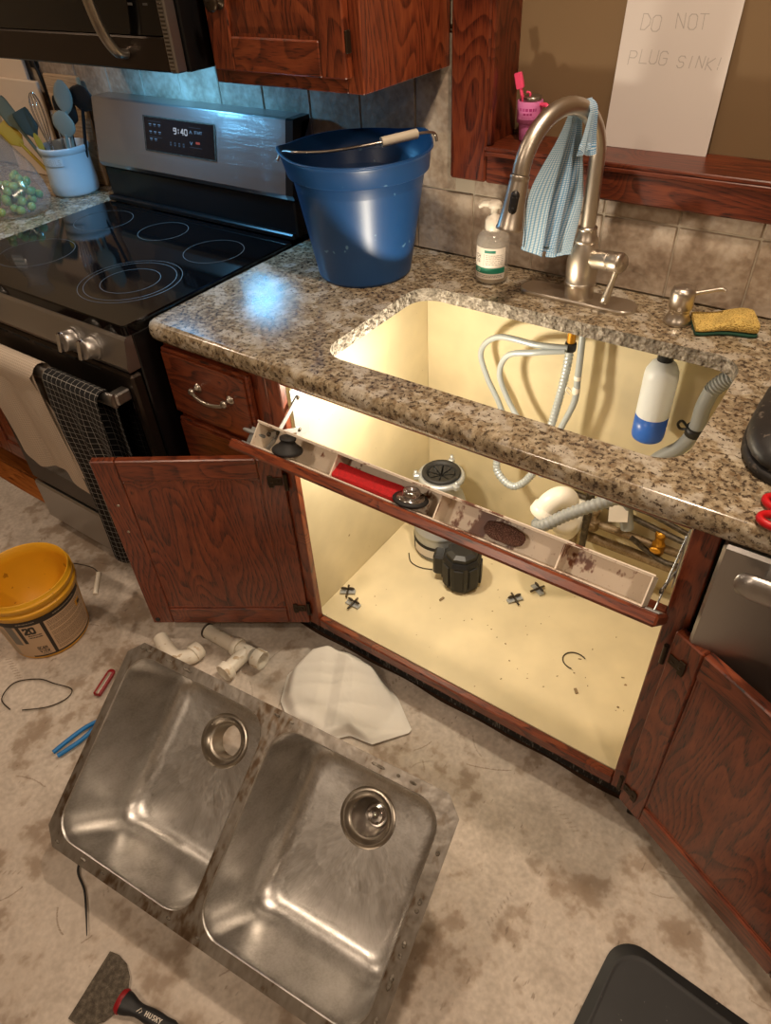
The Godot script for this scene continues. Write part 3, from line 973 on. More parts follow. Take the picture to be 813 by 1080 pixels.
	ra = PackedVector3Array(); rb = PackedVector3Array()
	for p in [Vector2(0.031, 0.815), Vector2(0.062, 0.815), Vector2(0.066, 0.825), Vector2(0.052, 0.888), Vector2(0.046, 0.895), Vector2(0.031, 0.895)]:
		ra.append(Vector3(X0, p.y, p.x)); rb.append(Vector3(X1, p.y, p.x))
	loft(st, [rb, ra], true, -1, true, true)
	part("control_band", st, M.stainless, t)
	for x in [-0.187, -0.112, -0.57, -0.645]:
		st = mb()
		var b := along(Vector3(x, 0.851, 0.060), Vector3(x, 0.859, 0.101))
		lathe(st, [[0.029, -0.001], [0.029, 0.006], -1, [0.024, 0.0065], [0.0235, 0.03], [0.021, 0.034], [0.001, 0.0342]], 28, b)
		var kn := part("knob", st, M.stainless, t)
		st = mb()
		cbox(st, Vector3(0.011, 0.012, 0.046), b * Transform3D(Basis(), Vector3(0, 0.037, 0)), 0.003)
		part("finger_bar", st, M.chrome, kn)
	var d := Node3D.new(); d.name = "oven_door"; t.add_child(d)
	st = mb()
	bx(st, X0 + 0.002, X1 - 0.002, 0.215, 0.805, 0.0305, 0.062, 0.006, 0)
	part("door_panel", st, M.stainless_dark, d)
	st = mb()
	bx(st, X0 + 0.07, X1 - 0.022, 0.30, 0.735, 0.0622, 0.0655, 0.001)
	part("door_glass", st, M.black_glass, d)
	st = mb()
	for k in 6: bx(st, X0 + 0.10 + k * 0.095, X0 + 0.17 + k * 0.095, 0.792, 0.797, 0.0622, 0.0635, 0.0005)
	part("vent_slot", st, M.dark_void, d)
	st = mb()
	tube(st, curve([Vector3(X0 + 0.03, 0.757, 0.105), Vector3(-0.38, 0.757, 0.113), Vector3(X1 - 0.025, 0.757, 0.105)], 10), 0.014, 16, true, Vector2(0.8, 1.25))
	for x in [X0 + 0.04, X1 - 0.035]: bx(st, x - 0.014, x + 0.014, 0.742, 0.772, 0.0622, 0.103, 0.004)
	part("door_handle", st, M.stainless, d)
	st = mb()
	bx(st, X0 + 0.002, X1 - 0.002, 0.045, 0.203, 0.0305, 0.066, 0.006)
	part("storage_drawer", st, M.stainless, t)

func microwave() -> void:
	var t := thing("microwave", "dark over-the-range microwave with a bowed metal handle", "microwave", Vector3(-0.38, 1.335, -0.44))
	var st := mb()
	bx(st, -0.757, 0.003, 1.337, 1.76, WALL + 0.001, -0.278, 0.003)
	part("body", st, M.black_enamel, t)
	st = mb()
	bx(st, -0.757, -0.028, 1.338, 1.398, -0.2775, -0.252, 0.003)
	bx(st, -0.757, -0.028, 1.70, 1.758, -0.2775, -0.252, 0.003)
	part("door_rail", st, M.stainless_dark, t)
	st = mb()
	bx(st, -0.757, -0.028, 1.3985, 1.6995, -0.2775, -0.2545, 0.002)
	part("door_glass", st, M.black_glass, t)
	st = mb()
	for k in 2:
		var x := -0.115 + k * 0.045
		st = mb()
		bx(st, x, x + 0.014, 1.449, 1.453, -0.2544, -0.254, 0.0001)
		part("button_print", st, M.ring_print, t)
	st = mb()
	bx(st, -0.027, -0.004, 1.338, 1.758, -0.2775, -0.25, 0.003)
	part("side_trim", st, M.stainless, t)
	st = mb()
	for k in 60: bx(st, -0.0215, -0.0095, 1.342 + k * 0.0068, 1.3455 + k * 0.0068, -0.2498, -0.2485, 0.0004)
	part("trim_rib", st, M.dull_steel, t)
	st = mb()
	var h := curve([Vector3(-0.155, 1.366, -0.2515), Vector3(-0.157, 1.376, -0.228), Vector3(-0.163, 1.43, -0.206), Vector3(-0.167, 1.54, -0.196), Vector3(-0.163, 1.65, -0.206), Vector3(-0.157, 1.72, -0.228), Vector3(-0.155, 1.73, -0.2515)], 8)
	tube(st, h, 0.012, 14, true, Vector2(1.25, 0.75))
	part("handle", st, M.pewter, t)
	# the lamp in its underside
	st = mb()
	bx(st, -0.46, -0.34, 1.3335, 1.3368, -0.43, -0.37, 0.001)
	var m := mat("cook_lamp", C(210, 235, 255), 0.4)
	m.emission_enabled = true
	m.emission = C(150, 212, 255)
	m.emission_energy_multiplier = 7.0
	part("cook_lamp_lens", st, m, t)
	var l := AreaLight3D.new()
	l.name = "cook_light"
	t.add_child(l)
	l.position = Vector3(-0.40, 1.331, -0.40) - t.position
	l.rotation.x = -PI / 2
	l.area_size = Vector2(0.12, 0.06)
	l.light_color = C(110, 196, 255)
	l.light_energy = 0.42
	l.area_range = 6.0
	l.area_attenuation = 2.0
	l.shadow_enabled = true

# a frame-and-panel door in its own axes: hinge at x = 0, free edge at x = w, y up from 0 to h, thickness 0.02 towards +z
func panel_door(parent: Node3D, called: String, w: float, h: float, rail: float, raised: bool, inner_side: float) -> Node3D:
	var d := Node3D.new()
	d.name = called
	parent.add_child(d, true)
	org = Vector3.ZERO
	var m: Material = M.oak
	board(d, "stile", m, 0, rail, 0, h, 0, 0.02, 1, 0.0025)
	board(d, "stile", m, w - rail, w, 0, h, 0, 0.02, 1, 0.0025)
	board(d, "rail", m, rail + 0.0004, w - rail - 0.0004, 0, rail, 0, 0.02, 0, 0.0025)
	board(d, "rail", m, rail + 0.0004, w - rail - 0.0004, h - rail, h, 0, 0.02, 0, 0.0025)
	var st := mb()
	var off := Vector2(rng.randf() * 3.0, rng.randf() * 3.0)
	var zi := 0.0045 if inner_side < 0.0 else 0.0155
	bx(st, rail - 0.004, w - rail + 0.004, rail - 0.004, h - rail + 0.004, 0.0055, 0.0145, 0.0, 1, off)
	if raised:
		var z0 := 0.0145
		var z1 := 0.0205
		var a := 0.006
		var b := 0.042
		var q0 := [Vector3(rail + a, rail + a, z0), Vector3(w - rail - a, rail + a, z0), Vector3(w - rail - a, h - rail - a, z0), Vector3(rail + a, h - rail - a, z0)]
		var q1 := [Vector3(rail + b, rail + b, z1), Vector3(w - rail - b, rail + b, z1), Vector3(w - rail - b, h - rail - b, z1), Vector3(rail + b, h - rail - b, z1)]
		for k in 4:
			var e: Vector3 = q0[k]; var f: Vector3 = q0[(k + 1) % 4]; var g: Vector3 = q1[(k + 1) % 4]; var i: Vector3 = q1[k]
			quad(st, e, f, g, i, Vector3(0, 0, 1) + (Vector3(w / 2, h / 2, 0) - (e + f) / 2).normalized() * -0.2, Vector2(e.y, e.x) + off, Vector2(f.y, f.x) + off, Vector2(g.y, g.x) + off, Vector2(i.y, i.x) + off)
		quad(st, q1[0], q1[1], q1[2], q1[3], Vector3(0, 0, 1), Vector2(q1[0].y, q1[0].x) + off, Vector2(q1[1].y, q1[1].x) + off, Vector2(q1[2].y, q1[2].x) + off, Vector2(q1[3].y, q1[3].x) + off)
	else:
		# flat inner face with a coved step round the panel
		for e in [[rail, w - rail, rail, rail + 0.006], [rail, w - rail, h - rail - 0.006, h - rail], [rail, rail + 0.006, rail + 0.006, h - rail - 0.006], [w - rail - 0.006, w - rail, rail + 0.006, h - rail - 0.006]]:
			bx(st, e[0] + 0.0005, e[1] - 0.0005, e[2] + 0.0005, e[3] - 0.0005, minf(zi, 0.01), maxf(zi, 0.01), 0.001, 1, off)
	part("panel", st, m, d)
	return d

func upper_cabinet() -> void:
	var t := thing("wall_cabinet", "red-brown oak wall cabinet hanging above the blue bucket", "cabinet", Vector3(0.2, 1.31, -0.49))
	var m: Material = M.oak
	board(t, "side", m, 0.375, 0.3925, 1.3105, 2.15, WALL + 0.0015, -0.3585, 1, 0.0015)
	board(t, "side", m, 0.0095, 0.027, 1.3105, 2.15, WALL + 0.0015, -0.3585, 1, 0.0015)
	board(t, "bottom", m, 0.0275, 0.3745, 1.322, 1.336, WALL + 0.0015, -0.3585, 0, 0.001)
	board(t, "top", m, 0.0275, 0.3745, 2.135, 2.15, WALL + 0.0015, -0.3585, 0, 0.001)
	board(t, "face_stile", m, 0.0095, 0.047, 1.3105, 2.15, -0.358, -0.339, 1)
	board(t, "face_stile", m, 0.355, 0.3925, 1.3105, 2.15, -0.358, -0.339, 1)
	board(t, "face_rail", m, 0.0475, 0.3545, 1.3105, 1.348, -0.358, -0.339, 0)
	board(t, "face_rail", m, 0.0475, 0.3545, 2.1, 2.15, -0.358, -0.339, 0)
	var d := panel_door(t, "door", 0.338, 0.77, 0.058, true, 1.0)
	d.position = Vector3(0.031, 1.337, -0.3385) - t.position
	var st := mb()
	lathe(st, [[0.013, 0.0], [0.015, 0.004], [0.006, 0.008], [0.007, 0.016], [0.016, 0.020], [0.017, 0.025], [0.012, 0.029], [0.001, 0.030]], 24, along(Vector3(0.045, 0.115, 0.0201), Vector3(0.045, 0.115, 0.06)))
	part("knob", st, M.antique_brass, d)
	st = mb()
	bx(st, 0.3385, 0.3425, 0.04, 0.075, 0.004, 0.018, 0.001)
	part("hinge", st, M.antique_brass, d)

func drawer_cabinet() -> void:
	var t := thing("drawer_cabinet", "narrow oak base cabinet with drawers between range and sink cabinet", "cabinet", Vector3(0.17, 0.0, -0.32))
	var m: Material = M.oak
	board(t, "side", m, 0.0125, 0.029, 0.1, 0.8735, -0.6, -0.051, 1)
	board(t, "side", m, 0.306, 0.3235, 0.1, 0.8735, -0.6, -0.051, 1)
	board(t, "base", m, 0.0295, 0.3055, 0.1, 0.118, -0.6, -0.051, 0)
	board(t, "face_stile", m, 0.0125, 0.046, 0.085, 0.8735, -0.0505, -0.031, 1)
	board(t, "face_stile", m, 0.27, 0.3235, 0.085, 0.8735, -0.0505, -0.031, 1)
	for y in [[0.835, 0.8735], [0.655, 0.69], [0.36, 0.395], [0.085, 0.125]]: board(t, "face_rail", m, 0.0465, 0.2695, y[0], y[1], -0.0505, -0.031, 0)
	for y in [[0.683, 0.852], [0.388, 0.668], [0.105, 0.373]]:
		var d := Node3D.new(); d.name = "drawer"; t.add_child(d, true)
		var st := mb()
		var off := Vector2(rng.randf() * 3.0, rng.randf() * 3.0)
		bx(st, 0.02, 0.287, y[0], y[1], -0.0305, -0.014, 0.004, 0, off)
		bx(st, 0.027, 0.280, y[0] + 0.007, y[1] - 0.007, -0.0142, -0.009, 0.003, 0, off)
		part("drawer_front", st, m, d)
		var c := Vector3(0.178, minf(y[0] + 0.1, (y[0] + y[1]) / 2 + 0.013), -0.009)
		st = mb()
		for s in [-1.0, 1.0]:
			var b := along(c + Vector3(s * 0.05, 0, 0), c + Vector3(s * 0.05, 0, 0.02))
			lathe(st, [[0.011, 0.0], [0.009, 0.004], [0.005, 0.007], [0.005, 0.014], [0.008, 0.017], [0.009, 0.021], [0.006, 0.025], [0.001, 0.026]], 16, b)
		tube(st, curve([c + Vector3(-0.05, 0, 0.018), c + Vector3(-0.036, -0.008, 0.023), c + Vector3(0, -0.013, 0.025), c + Vector3(0.036, -0.008, 0.023), c + Vector3(0.05, 0, 0.018)], 5), 0.0042, 10)
		part("bail_pull", st, M.pewter, d, "pewter bail pull")
	board(t, "toe_kick", M.toe_board, 0.0125, 0.3235, 0.008, 0.0845, -0.08, -0.065, 0, 0.001)

func left_cabinet() -> void:
	var t := thing("base_cabinet", "dark oak base cabinet left of the range", "cabinet", Vector3(-1.3, 0.0, -0.32))
	board(t, "carcass", M.oak, -1.9, -0.766, 0.1, 0.873, -0.62, -0.05, 1, 0.002)
	for k in 3:
		var x := -1.895 + k * 0.378
		var d := panel_door(t, "door", 0.37, 0.72, 0.06, true, 1.0)
		d.position = Vector3(x, 0.125, -0.0495) - t.position
	org = t.position
	board(t, "toe_kick", M.toe_board, -1.9, -0.766, 0.002, 0.0995, -0.14, -0.12, 0, 0.001)

# ---------------------------------------------------------------- sink cabinet
const TILT := 0.80
func sink_cabinet() -> void:
	var t := thing("sink_cabinet", "oak sink base cabinet with both doors open and a cream interior", "cabinet", Vector3(0.7775, 0.0, -0.32))
	var m: Material = M.oak
	var cr: Material = M.cream_board
	board(t, "side", cr, 0.3255, 0.3425, 0.1, 0.8835, -0.632, -0.0505, 1, 0.001)
	board(t, "side", cr, 1.2125, 1.2295, 0.1, 0.8835, -0.632, -0.0505, 1, 0.001)
	board(t, "back", cr, 0.343, 1.212, 0.1, 0.8835, -0.632, -0.622, 0, 0.001)
	board(t, "cabinet_floor", cr, 0.343, 1.212, 0.105, 0.12, -0.6215, -0.051, 0, 0.001)
	board(t, "face_stile", m, 0.3255, 0.363, 0.088, 0.8735, -0.05, -0.031, 1)
	board(t, "face_stile", m, 1.188, 1.2295, 0.088, 0.8735, -0.05, -0.031, 1)
	board(t, "face_rail", m, 0.3635, 1.1875, 0.848, 0.8735, -0.05, -0.031, 0)
	board(t, "face_rail", m, 0.3635, 1.1875, 0.640, 0.662, -0.05, -0.031, 0)
	board(t, "face_rail", m, 0.3635, 1.1875, 0.088, 0.1195, -0.0505, -0.031, 0, 0.003)
	board(t, "toe_kick", M.toe_board, 0.3255, 1.2295, 0.008, 0.0875, -0.08, -0.065, 0, 0.001)
	# doors
	for s in [0, 1]:
		var w := 0.441
		var h := 0.562
		var d := panel_door(t, "door", w, h, 0.058, false, -1.0 if s == 0 else 1.0)
		var dir := Vector2(-0.84, 0.542) if s == 0 else Vector2(0.896, 0.444)
		d.rotation.y = atan2(-dir.y, dir.x)
		d.position = (Vector3(0.333, 0.09, -0.026) if s == 0 else Vector3(1.2225, 0.09, -0.0285)) - t.position
		var zi := 0.0 if s == 0 else 0.02          # inner face
		var so := -1.0 if s == 0 else 1.0
		for y in [0.05, h - 0.075]:
			var st := mb()
			cbox(st, Vector3(0.034, 0.022, 0.003), Transform3D(Basis(), Vector3(0.022, y + 0.012, zi + so * 0.0016)), 0.001)
			cbox(st, Vector3(0.012, 0.034, 0.003), Transform3D(Basis(), Vector3(0.032, y + 0.012, zi + so * 0.0018)), 0.001)
			tube(st, [Vector3(-0.004, y - 0.01, zi + so * 0.004), Vector3(-0.004, y + 0.036, zi + so * 0.004)], 0.005, 10)
			for k in 2: ball(st, Vector3(0.014 + 0.016 * k, y + 0.012, zi + so * 0.003), Vector3(0.0035, 0.0035, 0.002), 8, 4)
			part("hinge", st, M.antique_brass, d)
		for k in 2:
			var st := mb()
			ball(st, Vector3(w - 0.03, h - 0.13 - 0.085 * k, zi + so * 0.0005), Vector3(0.004, 0.004, 0.0022), 10, 4)
			part("screw", st, M.pewter, d)
		var sb := mb()
		lathe(sb, [[0.007, 0], [0.006, 0.003], [0.001, 0.0035]], 12, along(Vector3(w - 0.016, 0.016, zi), Vector3(w - 0.016, 0.016, zi + so)))
		part("bumper", sb, M.black_rubber, d)
	# the false drawer front, tipped out, with its tray; own axes: y up the panel, z outwards
	var f := Node3D.new()
	f.name = "tilt_front"
	t.add_child(f)
	f.position = Vector3(0, 0.655, -0.009) - t.position
	f.rotation.x = TILT
	org = Vector3.ZERO
	var st := mb()
	bx(st, 0.333, 1.196, 0.0, 0.166, -0.02, 0.0, 0.004, 0, Vector2(0.4, 0.9))
	part("front_panel", st, m, f)
	var x0 := 0.362
	var x1 := 1.166
	st = mb()
	var tb := func(a: float, b: float, c: float, d: float, e: float, g: float) -> void:
		bx(st, a, b, c, d, e, g, 0.001, 0, Vector2((a + b) / 2 - x0, (c + d) / 2 + 0.5 + (e + g) / 2))
	tb.call(x0, x1, 0.072, 0.137, -0.0228, -0.0205)
	tb.call(x0, x1, 0.072, 0.137, -0.0700, -0.0672)
	tb.call(x0, x1, 0.072, 0.0745, -0.0672, -0.0228)
	tb.call(x0, x0 + 0.0025, 0.0745, 0.137, -0.0672, -0.0228)
	tb.call(x1 - 0.0025, x1, 0.0745, 0.137, -0.0672, -0.0228)
	tb.call(x0 - 0.002, x1 + 0.002, 0.134, 0.1385, -0.0728, -0.0696)
	part("tray", st, M.tray_plastic, f, "cream plastic tray stained with rust")
	for x in [0.557, 0.79, 1.021]:
		st = mb()
		bx(st, x - 0.0015, x + 0.0015, 0.0746, 0.122, -0.0671, -0.0229, 0.0008, 0, Vector2(x - x0, 0.6))
		part("divider", st, M.tray_plastic, f)
	st = mb()
	var loop := []
	for k in 13:
		var a := PI * k / 12.0
		loop.append(Vector3(0.343 + 0.016 * cos(a), 0.105 + 0.026 * sin(a), -0.045))
	tube(st, loop, 0.0045, 8, true, Vector2(1, 2.2))
	bx(st, 0.325, 0.3605, 0.1, 0.106, -0.056, -0.0205, 0.002)
	part("tray_clip", st, M.grey_hose, f, "grey plastic clip at the tray end")
	for x in [0.337, 1.170]:
		st = mb()
		bx(st, x, x + 0.022, 0.085, 0.135, -0.0222, -0.0203, 0.0006)
		part("hinge_plate", st, M.galvanised, f)
	# scissor hinges of the tilt front, at both ends
	org = t.position
	for s in [0, 1]:
		var X := 0.3665 if s == 0 else 1.1845
		var b := Node3D.new()
		b.name = "tilt_hinge"
		t.add_child(b, true)
		st = mb()
		if s == 0: bx(st, X + 0.001, X + 0.003, 0.70, 0.825, -0.096, -0.052, 0.0006)
		else: bx(st, X - 0.003, X - 0.001, 0.70, 0.825, -0.096, -0.052, 0.0006)
		part("plate", st, M.galvanised, b)
		var xx := X + (0.005 if s == 0 else -0.005)
		st = mb()
		for a in [[Vector3(xx, 0.80, -0.07), Vector3(xx, 0.745, 0.015)], [Vector3(xx, 0.725, -0.06), Vector3(xx, 0.765, 0.03)], [Vector3(xx, 0.745, 0.01), Vector3(xx, 0.728, 0.055)]]:
			var q := along(a[0], a[1], Vector3.RIGHT)
			var len: float = (a[1] - a[0]).length()
			cbox(st, Vector3(0.002, len, 0.011), q * Transform3D(Basis(), Vector3(0, len / 2, 0)), 0.0006)
		part("arm", st, M.galvanised, b)
		st = mb()
		for p in [Vector3(xx, 0.80, -0.07), Vector3(xx, 0.755, 0.005), Vector3(xx, 0.725, -0.06), Vector3(xx, 0.765, 0.028)]:
			lathe(st, [[0.005, -0.002], [0.005, 0.002], [0.001, 0.003]], 10, along(p, p + Vector3(1 if s == 0 else -1, 0, 0)))
		part("rivet", st, M.dull_steel, b)

func dishwasher() -> void:
	var t := thing("dishwasher", "brushed stainless dishwasher behind the open right cabinet door", "dishwasher", Vector3(1.54, 0.0, -0.3))
	var st := mb()
	bx(st, 1.2365, 1.835, 0.0075, 0.868, -0.6, -0.034, 0.003)
	part("tub", st, M.black_enamel, t)
	st = mb()
	bx(st, 1.2365, 1.835, 0.11, 0.869, -0.0335, 0.0, 0.005, 1)
	part("door", st, M.stainless, t)
	st = mb()
	tube(st, [Vector3(1.270, 0.846, 0.034), Vector3(1.275, 0.846, 0.037), Vector3(1.29, 0.846, 0.038), Vector3(1.79, 0.846, 0.038)], [0.010, 0.015, 0.017, 0.017], 18, true, Vector2(0.7, 1.25), Vector3(0, 0, 1))
	for x in [1.31, 1.78]: bx(st, x - 0.012, x + 0.012, 0.836, 0.856, 0.0003, 0.03, 0.003)
	part("handle", st, M.stainless, t)

# ---------------------------------------------------------------- floor covering and the sink on it
func cloth_y(x: float, z: float) -> float:
	var y := 0.0034
	y += 0.0012 * sin(x * 7.0 + z * 3.0) * sin(z * 9.0 - x * 2.0)
	for r in [[Vector2(-0.3, 0.9), Vector2(0.1, 0.62)], [Vector2(0.25, 1.0), Vector2(0.62, 0.74)], [Vector2(0.55, 0.2), Vector2(1.1, 0.33)], [Vector2(0.72, 0.13), Vector2(1.05, 0.10)], [Vector2(0.18, 0.16), Vector2(0.44, 0.02)], [Vector2(0.22, 0.2), Vector2(0.46, 0.08)], [Vector2(-0.62, 0.2), Vector2(-0.2, 0.24)], [Vector2(1.0, 0.42), Vector2(1.3, 0.3)]]:
		var a: Vector2 = r[0]; var b: Vector2 = r[1]
		var p := Vector2(x, z)
		var q := Geometry2D.get_closest_point_to_segment(p, a, b)
		var d := (p - q).length()
		y += 0.005 * exp(-d * d / 0.00012)
	return y

func drop_cloth() -> void:
	var t := thing("drop_cloth", "dirty beige canvas drop cloth spread over the kitchen floor", "drop cloth", Vector3(0.5, 0, 0.7))
	var st := mb()
	var f := func(s: float, w: float) -> Vector3:
		var x := -1.35 + 3.5 * s
		var z0 := 0.012 + 0.002 * sin(x * 11.0)
		if x > 0.0: z0 = -0.06 + 0.004 * sin(x * 23.0) * sin(x * 7.0)
		var z := lerpf(z0, 1.9, w)
		return Vector3(x, cloth_y(x, z), z)
	var P := []
	var ns := 280
	var nt := 170
	for i in nt + 1:
		var R := PackedVector3Array()
		for j in ns + 1: R.append(f.call(float(j) / ns, float(i) / nt))
		P.append(R)
	st.set_smooth_group(0)
	for i in nt:
		for j in ns:
			var q := [P[i][j], P[i][j + 1], P[i + 1][j + 1], P[i + 1][j]]
			for k in [0, 1, 2, 0, 2, 3]: v_(st, q[k], Vector2(q[k].x + 1.4, q[k].z + 0.1))
	part("canvas", st, M.dropcloth, t)

func old_sink() -> void:
	var S := 1.033
	var eye := Vector3(1.2859, 1.5787, 0.8438)
	var O := eye + (Vector3(0.27902, 0.41692, 0.42418) - eye) * S
	var t := thing("double_bowl_sink", "used stainless double-bowl sink tipped up on the drop cloth", "sink", O)
	var B := Basis(Vector3(0.99453, -0.00966, -0.10400), Vector3(0.06732, 0.82058, 0.56755), Vector3(0.07985, -0.57144, 0.81675)).orthonormalized()
	t.transform = Transform3D(B, O)
	org = Vector3.ZERO
	var dep := 0.193 * S
	var V1 := 0.3883 * S
	var cells := [[0.0, 0.3484 * S, -0.0182 * S, 0.3583 * S], [0.3682 * S, 0.7201 * S, 0.3583 * S, 0.7476 * S]]
	var v2 := -0.0231 * S
	var v3 := 0.4118 * S
	var st := mb()
	var under := mb()
	for k in 2:
		var c: Array = cells[k]
		var ctr := Vector2((c[0] + c[1]) / 2, V1 / 2)
		var ch := 0.032
		var cell := PackedVector2Array([Vector2(c[3], v3), Vector2(c[2] + ch, v3), Vector2(c[2], v3 - ch), Vector2(c[2], v2 + ch), Vector2(c[2] + ch, v2), Vector2(c[3], v2)])
		if k == 1: cell = PackedVector2Array([Vector2(c[2], v3), Vector2(c[2], v2), Vector2(c[3] - ch, v2), Vector2(c[3], v2 + ch), Vector2(c[3], v3 - ch), Vector2(c[3] - ch, v3)])
		var rim := rrect(c[0], c[1], 0, V1, 0.055, 8)
		var an := angles_of([cell, rim], ctr, 64)
		loft(st, [ring_of(cell, ctr, an, -0.0015), ring_of(cell, ctr, an, 0.0), ring_of(rim, ctr, an, 0.0)], true, -1)
		# bowl
		var bw := mb()
		var rings := []
		var at := func(i: float, y: float) -> void:
			rings.append(ring_of(rrect(c[0] + i, c[1] - i, i, V1 - i, maxf(0.055 - i * 0.25, 0.03), 8), ctr, an, y))
		at.call(0.0, 0.0); at.call(0.0018, -0.0008); at.call(0.003, -0.004)
		for q in range(1, 7): at.call(0.003 + 0.010 * q / 6.0, -0.004 - (dep - 0.052) * q / 6.0)
		var r := 0.046
		for q in range(1, 9):
			var a := 0.5 * PI * q / 8.0
			at.call(0.013 + r * (1.0 - cos(a)), -dep + r - 0.002 - r * sin(a) + 0.002)
		var dc := Vector2(ctr.x, 0.128)
		var mid := []
		var last: PackedVector3Array = rings[rings.size() - 1]
		for q in [0.5, 1.0]:
			var R := PackedVector3Array()
			for p in last:
				var d := Vector2(p.x, p.z) - dc
				var e := dc + d.normalized() * 0.057
				R.append(Vector3(lerpf(p.x, e.x, q), -dep - 0.003 * q, lerpf(p.z, e.y, q)))
			mid.append(R)
		rings.append_array(mid)
		loft(bw, rings, true, 0, false, false, Vector2(1, 1))
		var bowl := part("bowl", bw, M.sink_steel, t)
		# drain in the bowl floor
		var dx := Transform3D(Basis(), Vector3(dc.x, -dep - 0.003, dc.y))
		bw = mb()
		if k == 0:
			lathe(bw, [[0.062, 0.0003], [0.0605, 0.0025], [0.053, 0.0022], -1, [0.047, -0.005], [0.043, -0.007], -1, [0.038, -0.008], -1, [0.038, -0.04], [0.035, -0.05]], 40, dx)
			lathe(bw, [[0.046, -0.05], [0.054, -0.012], [0.0585, -0.0006]], 40, dx)
			part("drain_ring", bw, M.pewter, bowl)
		else:
			lathe(bw, [[0.062, 0.0003], [0.0605, 0.0025], [0.053, 0.0022], -1, [0.047, -0.005], [0.043, -0.007], -1, [0.040, -0.008], -1, [0.0385, -0.03], [0.033, -0.052], [0.026, -0.06], -1, [0.018, -0.0605], [0.018, -0.07]], 40, dx)
			lathe(bw, [[0.021, -0.143], [0.021, -0.072], -1, [0.040, -0.064], [0.047, -0.03], [0.058, -0.0006]], 40, dx)
			part("drain_ring", bw, M.pewter, bowl)
			bw = mb()
			lathe(bw, [[0.026, -0.0585], [0.0245, -0.055], [0.020, -0.0545], -1, [0.0075, -0.055], [0.0075, -0.047], [0.005, -0.045], [0.001, -0.0445]], 32, dx)
			for q in 6:
				var a := TAU * q / 6.0
				bx(bw, dc.x + 0.0185 * cos(a) - 0.0032, dc.x + 0.0185 * cos(a) + 0.0032, -dep - 0.0605, -dep - 0.0565, dc.y + 0.0185 * sin(a) - 0.0032, dc.y + 0.0185 * sin(a) + 0.0032, 0.001)
			part("strainer_basket", bw, M.chrome, bowl)
	part("flange", st, M.sink_flange, t, "mounting flange crusted with old sealant")
	# beads of old sealant along the flange
	st = mb()
	for k in 26:
		var u := rng.randf_range(0.0, 0.72)
		var e := rng.randi_range(0, 2)
		var p := Vector3(u, 0.0004, v2 + 0.012) if e == 0 else (Vector3(u, 0.0004, v3 - 0.014) if e == 1 else Vector3(0.758, 0.0004, rng.randf_range(0.05, 0.38)))
		ball(st, p, Vector3(rng.randf_range(0.004, 0.013) if e < 2 else 0.004, 0.0016, 0.003 if e < 2 else rng.randf_range(0.004, 0.012)), 8, 4)
	part("sealant", st, M.granite_sawn, t, "grey-white crumbs of old sealant").set_meta("kind", "stuff")

# ---------------------------------------------------------------- buckets
func bail(st: SurfaceTool, c: Vector3, r: float, a0: float, tilt: float, up: Vector3, rad := 0.0025, rise := 1.0, n := 28) -> Array:
	var ax := Vector3(cos(a0), 0, sin(a0))
	var side := Vector3(-sin(a0), 0, cos(a0))
	var dirv := (side * cos(tilt) + up * sin(tilt)).normalized()
	var pts := []
	for k in n + 1:
		var a := PI * k / n
		pts.append(c + ax * r * cos(a) + dirv * r * rise * sin(a))
	tube(st, pts, rad, 8)
	return pts

func blue_bucket() -> void:
	var c := Vector3(0.27, TOP + 0.0005, -0.463)
	var t := thing("blue_bucket", "large dark blue plastic bucket with pouring lips on the granite counter", "bucket", c)
	var st := mb()
	var H := 0.268
	var lip := func(a: float) -> float:      # two pouring spouts, where the rim bulges and dips
		var v := 0.0
		for s in [2.45, 5.15]: v = maxf(v, exp(-pow(wrapf(a - s, -PI, PI), 2.0) / 0.09))
		return v
	var rings := []
	var N := 72
	for l in [[0.106, 0.0, 0], [0.110, 0.006, 0], [0.1465, 0.228, 0], [0.1475, 0.2295, 1], [0.1545, 0.2255, 1], [0.156, 0.2275, 1], [0.159, H - 0.008, 2], [0.1625, H - 0.002, 3], [0.1645, H - 0.001, 3], [0.164, H + 0.002, 3], [0.159, H + 0.002, 3], [0.1465, 0.226, 0], [0.1085, 0.012, 0], [0.001, 0.011, 0]]:
		if l[0] == 0.0: continue
		var R := PackedVector3Array()
		for j in N:
			var a := TAU * j / N
			var k: float = lip.call(a)
			var rr: float = l[0]
			var y: float = l[1]
			if l[2] >= 2:
				rr += 0.009 * k
				y += 0.010 * k
			R.append(c + Vector3(rr * cos(a), y, rr * sin(a)))
		rings.append(R)
	loft(st, rings, true, 0, true, true, Vector2(1, 1), [1, 3, 5, 11])
	part("pail", st, M.bucket_blue, t)
	st = mb()
	var ax := 1.05
	var rc := c + Vector3(0, H - 0.02, 0)
	var A := rc + Vector3(cos(2.4), 0, sin(2.4)) * 0.155
	var Bq := rc + Vector3(cos(5.62), 0.05, sin(5.62)) * 0.160
	var pts := curve([Vector3(0.146, 1.172, -0.342), Vector3(0.160, 1.189, -0.348), Vector3(0.218, 1.199, -0.327), Vector3(0.273, 1.200, -0.353), Vector3(0.325, 1.205, -0.392), Vector3(0.37, 1.2105, -0.436), Vector3(0.404, 1.214, -0.50), Vector3(0.413, 1.206, -0.545), Vector3(0.418, 1.19, -0.55)], 8)
	tube(st, pts, 0.003, 8)
	part("wire_handle", st, M.pewter, t)
	st = mb()
	tube(st, [Vector3(0.362, 1.2098, -0.427), Vector3(0.382, 1.2125, -0.458), Vector3(0.402, 1.2142, -0.497)], 0.0095, 14)
	part("grip", st, M.grip_cream, t, "cream plastic grip")

